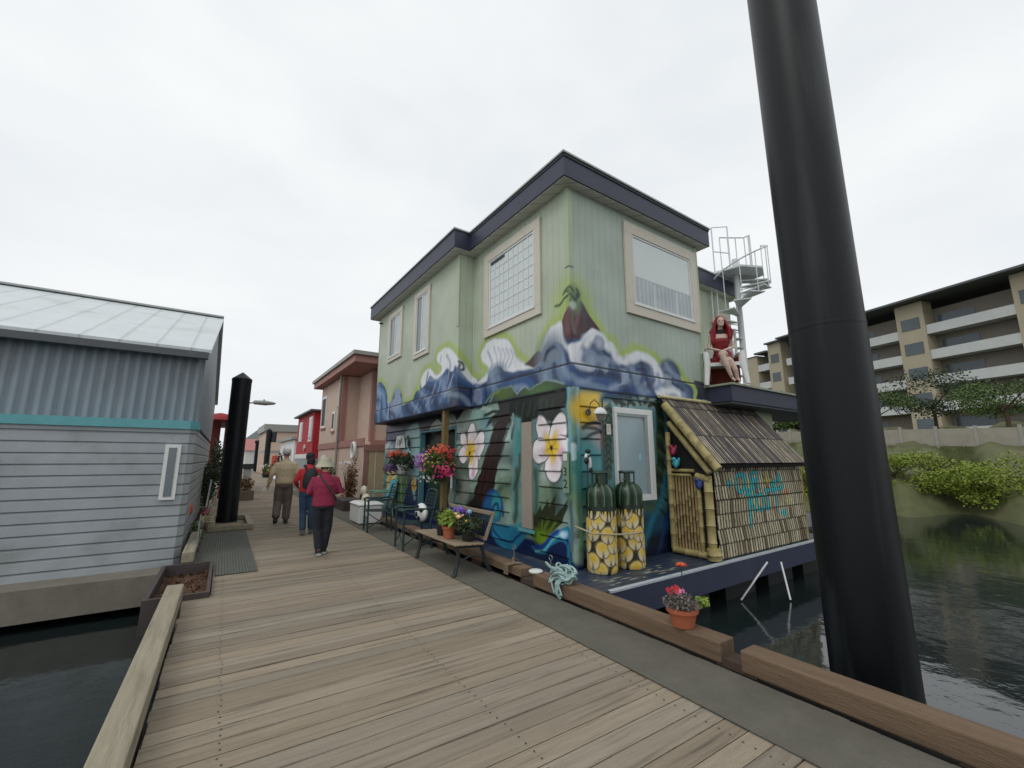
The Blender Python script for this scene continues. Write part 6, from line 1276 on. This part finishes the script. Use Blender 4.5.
# utility pedestal, shrubs near the pilings
m=MB(); m.box(-.14,.14,-.14,.14,0,1.1); pe=thing('utility_pedestal','pale utility pedestal with a dark top just right of the left piling','utility pedestal',(1.35,22.5,0)); m.build('cabinet',mat('pedestal_grey',(170,174,172),.6),pe,bevel=.01)
m=MB(); m.box(-.2,.2,-.2,.2,1.102,1.32); m.build('hood',M['dark'],pe,bevel=.03)
pot('planter_tub','low wooden planter tub of bronze plants just right of the left piling',1.15,19.6,0,.28,.34,mat('grey_wood',(110,100,88),.9,.2,6),GB_,[],.09,(.30,.34,.30),.25,n=500,cat='planter',square=True)
pot('planter_tub','far planter with mixed blooms at the foot of the distant thin piling',3.9,42,0,.35,.3,BP,GR,[('white',(-.1,0,.9),(.3,.3,.2),50,.07),('yellow',(.1,0,.6),(.3,.3,.3),40,.07),('pink',(0,0,.4),(.3,.3,.2),30,.07)],.12,(.4,.4,.5),.4,n=400,cat='planter')
# far-right walls plants by the walkway
shrub('garden_plant','broad-leaved plant leaning beside the narrow white building',4.0,34.5,.0,(.5,.5,1.0),GD,300,.18)
# ---------------------------------------------------------------- left house
M['corr']=add_lines(mat('corrugated_grey',(140,152,162),.5,.14,2,stain=((110,104,96),1.6,.45),stretch=(2,2,.5)),.13,.05,.35,'xy',.9)
M['roofm']=add_lines(mat('white_metal_roof',(198,204,206),.4,.08,2,stain=((150,150,140),1.2,.4)),.45,.03,.15,'x',.6)
M['lapg']=add_lines(mat('grey_lap',(160,166,170),.6,.12,2,stain=((120,122,116),1.5,.5)),.16,.02,.35,'z',.8)
lh=thing('grey_house','grey corrugated house with a white metal roof and teal band on the left','house',(-4,13,0))
def lp(mb,name,m,par=None,**k):
    o=mb.build(name,m,par or lh,**k)
    if not par: o.location=(4,-13,0)
    return o
wx=lambda y: -.24+(y-9)*.021
# walls: near face y=9, side follows the dock
m=MB(); P_=[(-9,9.0),(wx(9)-.02,9.0),(wx(17)-.02,17.0),(-9,17)]
m.prism(P_,2.08,3.32,'z'); lp(m,'upper_wall',M['corr'])
m=MB(); m.add([(wx(9)-.03,9.03,3.3),(wx(17)-.03,16.97,3.3),(wx(13)-.03,13,4.9),(-9,9.03,3.3),(-9,16.97,3.3),(-9,13,4.9)],[(0,1,2),(3,5,4),(0,2,5,3),(1,4,5,2)]); lp(m,'gable_wall',M['corr'])
m=MB(); P2=[(-9,8.7),(wx(9)-.10,8.7),(wx(9)-.02,8.8),(wx(17)-.02,17.0),(-9,17)]; m.prism(P2,-.1,2.0,'z'); lp(m,'lower_wall',M['lapg'])
m=MB(); P3=[(-9,8.66),(wx(9)-.10,8.66),(wx(9)+.01,8.78),(wx(9)+.01,9.4),(-9,9.4)]; m.prism(P3,2.0,2.13,'z'); lp(m,'teal_band',mat('teal_trim',(96,164,170),.5))
ex=.05
m=MB(); m.add([(-9.3,8.75,3.30),(wx(9)+ex,8.75,3.30),(wx(13)+ex,13,5.06),(-9.3,13,5.06),(wx(17)+ex,17.25,3.30),(-9.3,17.25,3.30)]+[(-9.3,8.75,3.36),(wx(9)+ex,8.75,3.36),(wx(13)+ex,13,5.12),(-9.3,13,5.12),(wx(17)+ex,17.25,3.36),(-9.3,17.25,3.36)],
 [(0,1,2,3),(3,2,4,5),(6,9,8,7),(9,11,10,8),(0,6,7,1),(1,7,8,2),(2,8,10,4),(4,10,11,5),(0,3,9,6),(3,5,11,9)]); rl=lp(m,'roof',M['roofm'])
m=MB(); m.bar((-9.3,13,5.14),(wx(13)+ex,13,5.14),.2,.04); m.build('ridge_cap',M['capmetal'],rl)
m=MB(); m.box(-9.3,wx(9)+.02,8.74,8.86,3.20,3.31); lp(m,'gutter',M['droof'])
for a,b,c,d in ((-.62,-.42,.9,1.75),(-3.6,-2.4,.7,1.6),(-6.6,-5.4,.7,1.6)):
    m=MB(); m.box(a,b,8.65,8.698,c,d); w=lp(m,'window',M['white']); m=MB(); m.box(a+.05,b-.05,8.64,8.649,c+.05,d-.05); m.build('pane',M['glass'],w)
for a,b in ((-4.6,-3.4),(-7.6,-6.4)):
    m=MB(); m.box(a,b,8.95,8.998,2.4,3.0); w=lp(m,'window',M['white']); m=MB(); m.box(a+.08,b-.08,8.94,8.949,2.48,2.92); m.build('pane',M['glass'],w)
m=MB(); m.box(-9.2,.0,8.2,17.2,-.5,-.1); m.build('left_float_deck',mat('weathered_deck',(120,114,104),.9,.2,4),kind='structure')
simple_house('red_canopy_house','house with a red canopy front beyond the grey house',-6,.18,22,28,3.2,mat('rust_wall',(112,50,44),.8),M['droof'],[],rh=.12)
m=MB(); m.loft([(0,0,0,.55,.9),(0,0,.12,.5,.8),(0,0,.26,.3,.5),(0,0,.32,.05,.1)],16); o=m.build('red_canopy',mat('red_canvas',(140,36,42),.8),None,smooth=True); o.location=(.12,21.0,3.05); tag(o,'rounded red canvas canopy left of the big piling','canopy')
for x_ in (-.2,.35):
    m=MB(); m.box(x_-.04,x_+.04,20.9,20.98,0,3.05); o=m.build('canopy_post',mat('rust_wall',(112,50,44),.8),None); tag(o,'red post under the rounded canopy, '+('left one' if x_<0 else 'right one'),'post','canopy posts')
# plants and clutter along the left edge
shrub('edge_shrub','dark bushy shrub at the left house wall behind the kerb',.0,14.6,-.0,(.24,.8,.85),GD,1200,.08)
shrub('edge_shrub','taller dark shrub farther along the left wall, behind the piling',.10,18.6,.0,(.30,.9,1.3),GD,2600,.10)
shrub('edge_shrub','reddish planting box plant low on the left edge',-.05,12.2,-.1,(.14,.5,.28),mat('leaf_red',(110,56,52),.7,.4,12),400,.07,fl=[('pink',(0,0,.45),(.12,.4,.1),30,.03)])
shrub('edge_shrub','low green shrub next to the orange buoy',-.10,10.4,-.1,(.12,.5,.22),GR,350,.07)
m=MB(); m.ball((0,0,0),.22,20,14); m.tube([(0,0,.2),(0,0,.3)],.05,8); o=m.build('buoy',mat('orange_buoy',(214,84,36),.45,.08,5),None,smooth=True); o.location=(-.42,10.0,.62); tag(o,'orange mooring buoy hanging at the left edge','buoy')
m=MB()
for k in range(6): m.tube([Vector((rnd.uniform(-.04,.04)+.09*math.cos(t),k*.18+.22*math.sin(t),.04+.02*k%.05+.02*math.sin(3*t))) for t in np.linspace(0,2*PI,18)],.014,6)
o=m.build('rope_coil',mat('old_rope',(170,160,130),.9),None,smooth=True); o.location=(-.0+.05,11.3,.2); tag(o,'tangled pale rope on the left kerb timber','rope')
m=MB(); m.tube([(0,0,0),(0,.1,.4),(0,.5,.45),(0,.9,.1)],.012,8); m.tube([(0,.1,.2),(0,.9,.35)],.01,8); m.tube([(0,.25*math.cos(a)+.9,.25*math.sin(a)+.1) for a in np.linspace(0,2*PI,20)],.014,6); o=m.build('bicycle_frame',mat('grey_blue_metal',(104,114,118),.4,metal=.4),None,smooth=True); o.location=(-.06,8.6,.15); tag(o,'grey tubular metal frame leaning beside the left kerb','metal frame')
m=MB(); m.bar((0,0,0),(0.06,1.6,.8),.03,.12); m.bar((0,1.6,0),(0.06,1.7,.8),.03,.1); o=m.build('slanted_board',mat('pale_board',(140,144,142),.6),None); o.location=(-.02,12.0,.15); tag(o,'pale slanted board leaning behind the left piling','board')
# ---------------------------------------------------------------- shore, trees, apartments on the right
def polar(az,d): return d*math.sin(R(az)),d*math.cos(R(az))
azs=np.linspace(56,122,80); ds=[22,24,26,29,33,38,44,52,62,80,110,160,260]; hs=[-1.2,-.5,.2,.9,1.8,2.6,3.2,3.9,4.6,5.2,6,7,9]
vs=[];F=[]
for j,d in enumerate(ds):
    for i,a in enumerate(azs):
        x,y=polar(a,d+1.5*math.sin(i*.7)); vs.append((x,y,hs[j]+(.25*math.sin(i*1.3+j)+.2*rnd.random() if j>1 else 0)))
n=len(azs)
for j in range(len(ds)-1):
    for i in range(n-1): F.append((j*n+i,j*n+i+1,(j+1)*n+i+1,(j+1)*n+i))
me=bpy.data.meshes.new('shore_bank'); me.from_pydata(vs,[],F); me.materials.append(mat('bank_grass',(84,88,54),.95,.35,.8,bump=.6,bscale=4,stain=((120,104,84),.5,.5))); me.polygons.foreach_set('use_smooth',[True]*len(F)); o=bpy.data.objects.new('shore_bank',me); C.objects.link(o); o['kind']='structure'
def bank(d): return float(np.interp(d,ds,hs))
GY=mat('hedge_yellow_green',(122,138,46),.7,.45,1.5)
def tree(lab,az,d,h,w,mt,n=900,leaf=.35,tr=.0,cat='tree',name='tree',group=None):
    bt=.35 if cat=='bush' else 1; cz_=.40 if cat=='bush' else .62
    x,y=polar(az,d); z=bank(d)-.1; t=thing(name,lab,cat,(x,y,z),0,group)
    m=MB(); H=h*.45+tr; m.tube([(0,0,0),(.1,0,H*.6),(.05,.1,H)],[.16*bt,.12*bt,.08*bt],8)
    rr=random.Random(int(az*31+d))
    for k in range(5): a=k*1.3; m.tube([(.05,.1,H*.8),(w*.3*math.cos(a),w*.3*math.sin(a),H+h*.2)],[.07*bt,.03*bt],6)
    m.build('trunk',mat('bark',(70,56,42),.9),t)
    m=MB(); ncl=14
    for k in range(ncl):
        v=Vector((rr.gauss(0,1),rr.gauss(0,1),rr.gauss(0,1))).normalized(); q=rr.uniform(.28,.45); m.leaves((v.x*w*.34,v.y*w*.34,h*cz_+tr+v.z*h*(.36 if cat=='bush' else .26)),(w*.5*q*1.2,w*.5*q*1.2,h*.4*q*1.2),n//ncl,leaf,rr,.15)
    m.build('crown',mt,t)
for k,(az,d,h,w) in enumerate([(67.0,24.5,1.7,2.6),(68.6,25,1.9,2.8),(70.6,26,2.2,3.0),(73,26,2.4,3.2),(76,26,1.9,3),(79,26,2.3,3.2),(82.5,25,2.0,3.2),(86,25,2.4,3.4)]):
    tree(['yellow-green bush on the bank nearest the shed roof','second yellow-green bush on the bank, partly behind the big piling','yellow-green bush on the bank just right of the big piling','tall yellow-green bush, second right of the big piling','low yellow-green bush in the middle of the right bank','yellow-green bush before the fence on the right','yellow-green bush near the right edge','yellow-green bush at the far right edge'][k],az,d,h,w,GY,5200,.11,cat='bush',name='bank_bush',group='bushes on the bank')
for k,(az,d,h,w) in enumerate([(66.0,50,2.6,4.5),(69.2,52,2.7,4.5),(75,50,4,6),(79.5,54,5.5,7),(84,48,4.5,6)]):
    tree(['dark green tree below the apartment balconies, left one','dark green tree below the apartments, half behind the piling','rounded dark tree in front of the apartments right of the piling','tall dark tree right of the apartments','dark tree near the right edge'][k],az,d,h,w,GD if k%2 else GR,3200,.22,name='shore_tree',group='trees below the apartments')
# fence on the bank
xa,ya=polar(63.5,40); xb,yb=polar(90,34)
fe=thing('bank_fence','pale board fence running along the top of the bank','fence',(xa,ya,2.7)); m=MB(); a=Vector((0,0,.1)); b=Vector((xb-xa,yb-ya,-.5))
m.bar(a+Vector((0,0,.35)),b+Vector((0,0,.35)),.08,1.0); m.build('boards',mat('fence_grey',(150,144,132),.9,.15,2),fe)
for k in range(12): m=MB(); p=a.lerp(b,k/11); m.bar(p+Vector((0,0,-.5)),p+Vector((0,0,1.0)),.14,.14); m.build('post',M['roofg'],fe)
rr=random.Random(9); m=MB()
for k in range(45000):
    a_=rr.uniform(64,112); d_=rr.uniform(25.5,44); x_,y_=polar(a_,d_); z_=bank(d_)-.05; hh=rr.uniform(.12,.42); m.add([(x_-.03,y_,z_),(x_+.03,y_,z_),(x_+rr.uniform(-.12,.12),y_+rr.uniform(-.1,.1),z_+hh)],[(0,1,2)])
gr_=m.build('bank_grass',mat('grass_blades',(104,116,54),.8,.5,1),None); tag(gr_,'long rough grass covering the bank on the right','grass',kind='stuff')
# apartments
A=Vector((*polar(65.3,88),0)); Bp=Vector((*polar(69.4,83),0)); dr=(Bp-A).normalized(); Bp=A+dr*62; nr=Vector((-dr.y,dr.x,0)); 
if nr.dot(-A)<0: nr=-nr     # nr towards the viewer
ap=thing('apartment_block','beige five-storey apartment block with recessed balconies above the bank','apartment building',(A.x,A.y,4.2),math.atan2(dr.y,dr.x))
# local axes: x along facade, -? : compute sign so that viewer side is known
sg=1 if Vector((-dr.y,dr.x,0)).dot(nr)>0 else -1
def ab(m_,x0,x1,d0,d1,z0,z1): m_.box(x0,x1,min(sg*d0,sg*d1),max(sg*d0,sg*d1),z0,z1)
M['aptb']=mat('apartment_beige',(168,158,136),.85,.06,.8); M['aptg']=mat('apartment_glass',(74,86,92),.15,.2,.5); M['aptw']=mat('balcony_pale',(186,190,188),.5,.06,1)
Htop=16.3; L=(Bp-A).length
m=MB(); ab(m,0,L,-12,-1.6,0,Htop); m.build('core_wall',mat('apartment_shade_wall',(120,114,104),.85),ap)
m=MB(); ab(m,-2.2,0.0,-12,.2,0,Htop-.6)
xs=[(2.4,4.9),(12.0,14.5),(22,25),(33,36),(45,48)]
for a_,b_ in xs: ab(m,a_,b_,-1.6,.3,0,Htop+1.0)
m.build('wall',M['aptb'],ap)
fl=3.25
for k in range(5):
    z0=k*fl
    for (a_,b_) in [(0.0,2.4),(5.6,12.0),(14.5,22),(25,33),(36,45),(48,L)]:
        m=MB(); ab(m,a_+.01,b_-.01,-1.6,.1,z0-.12,z0+.12); ab(m,a_+.01,b_-.01,.1,.16,z0-.12,z0+1.05); m.build('balcony',M['aptw'],ap)
        m=MB(); ab(m,a_+.5,(a_+b_)/2,-1.6,-1.55,z0+.3,z0+2.4); m.build('window',M['aptg'],ap)
    for (a_,b_) in xs:
        m=MB(); ab(m,a_+.5,b_-.5,.3,.36,z0+.8,z0+2.3); m.build('window',M['aptg'],ap)
m=MB(); ab(m,-.1,2.39,-12,.8,Htop-.3,Htop); ab(m,2.2,5.2,-12,.9,Htop+1.0,Htop+1.25); ab(m,5.3,L+1,-12,1.8,Htop+1.1,Htop+1.35); ab(m,-2.3,-.11,-12,.3,Htop-.6,Htop-.4); m.build('roof',M['droof'],ap)
# ---------------------------------------------------------------- world, sun, camera
w=bpy.data.worlds.new('World'); sc.world=w; w.use_nodes=True; nt=w.node_tree; N=nt.nodes; Lk=nt.links; bg=N['Background']
EL,AZ=52,250
sky=N.new('ShaderNodeTexSky'); sky.sky_type='NISHITA'; sky.sun_disc=False; sky.sun_elevation=R(EL); sky.sun_rotation=R(AZ); sky.air_density=1.0; sky.dust_density=3.0
hs_=N.new('ShaderNodeHueSaturation'); hs_.inputs['Saturation'].default_value=.10; Lk.new(sky.outputs[0],hs_.inputs['Color'])
tc=N.new('ShaderNodeTexCoord'); mp=N.new('ShaderNodeMapping'); mp.inputs['Scale'].default_value=(1,1,2.2); Lk.new(tc.outputs['Generated'],mp.inputs[0])
nz=N.new('ShaderNodeTexNoise'); nz.inputs['Scale'].default_value=2.2; nz.inputs['Detail'].default_value=4; nz.inputs['Roughness'].default_value=.5; Lk.new(mp.outputs[0],nz.inputs['Vector'])
cr_=N.new('ShaderNodeValToRGB'); e=cr_.color_ramp.elements; e[0].position=.30; e[0].color=(8.2,8.6,9.0,1); e[1].position=.68; e[1].color=(9.6,9.85,9.9,1); Lk.new(nz.outputs[0],cr_.inputs[0])
mx=N.new('ShaderNodeMixRGB'); mx.inputs[0].default_value=.9; Lk.new(hs_.outputs[0],mx.inputs[1]); Lk.new(cr_.outputs[0],mx.inputs[2]); Lk.new(mx.outputs[0],bg.inputs['Color']); bg.inputs['Strength'].default_value=.105
sd=bpy.data.lights.new('sun','SUN'); sd.energy=.55; sd.angle=R(25); sd.color=(1,.97,.93); so=bpy.data.objects.new('sun',sd); C.objects.link(so)
az=R(AZ); so.rotation_euler=(R(90-EL),0,PI-az)
cd=bpy.data.cameras.new('camera'); cam=bpy.data.objects.new('camera',cd); C.objects.link(cam); sc.camera=cam
cd.sensor_width=36; cd.lens=15.0; cd.clip_end=3000; cd.clip_start=.05
cam.location=(0,0,1.52); cam.rotation_euler=(R(100),0,-R(34.7))
sc.view_settings.view_transform='Standard'; sc.view_settings.look='None'; sc.view_settings.gamma=1; sc.view_settings.exposure=0
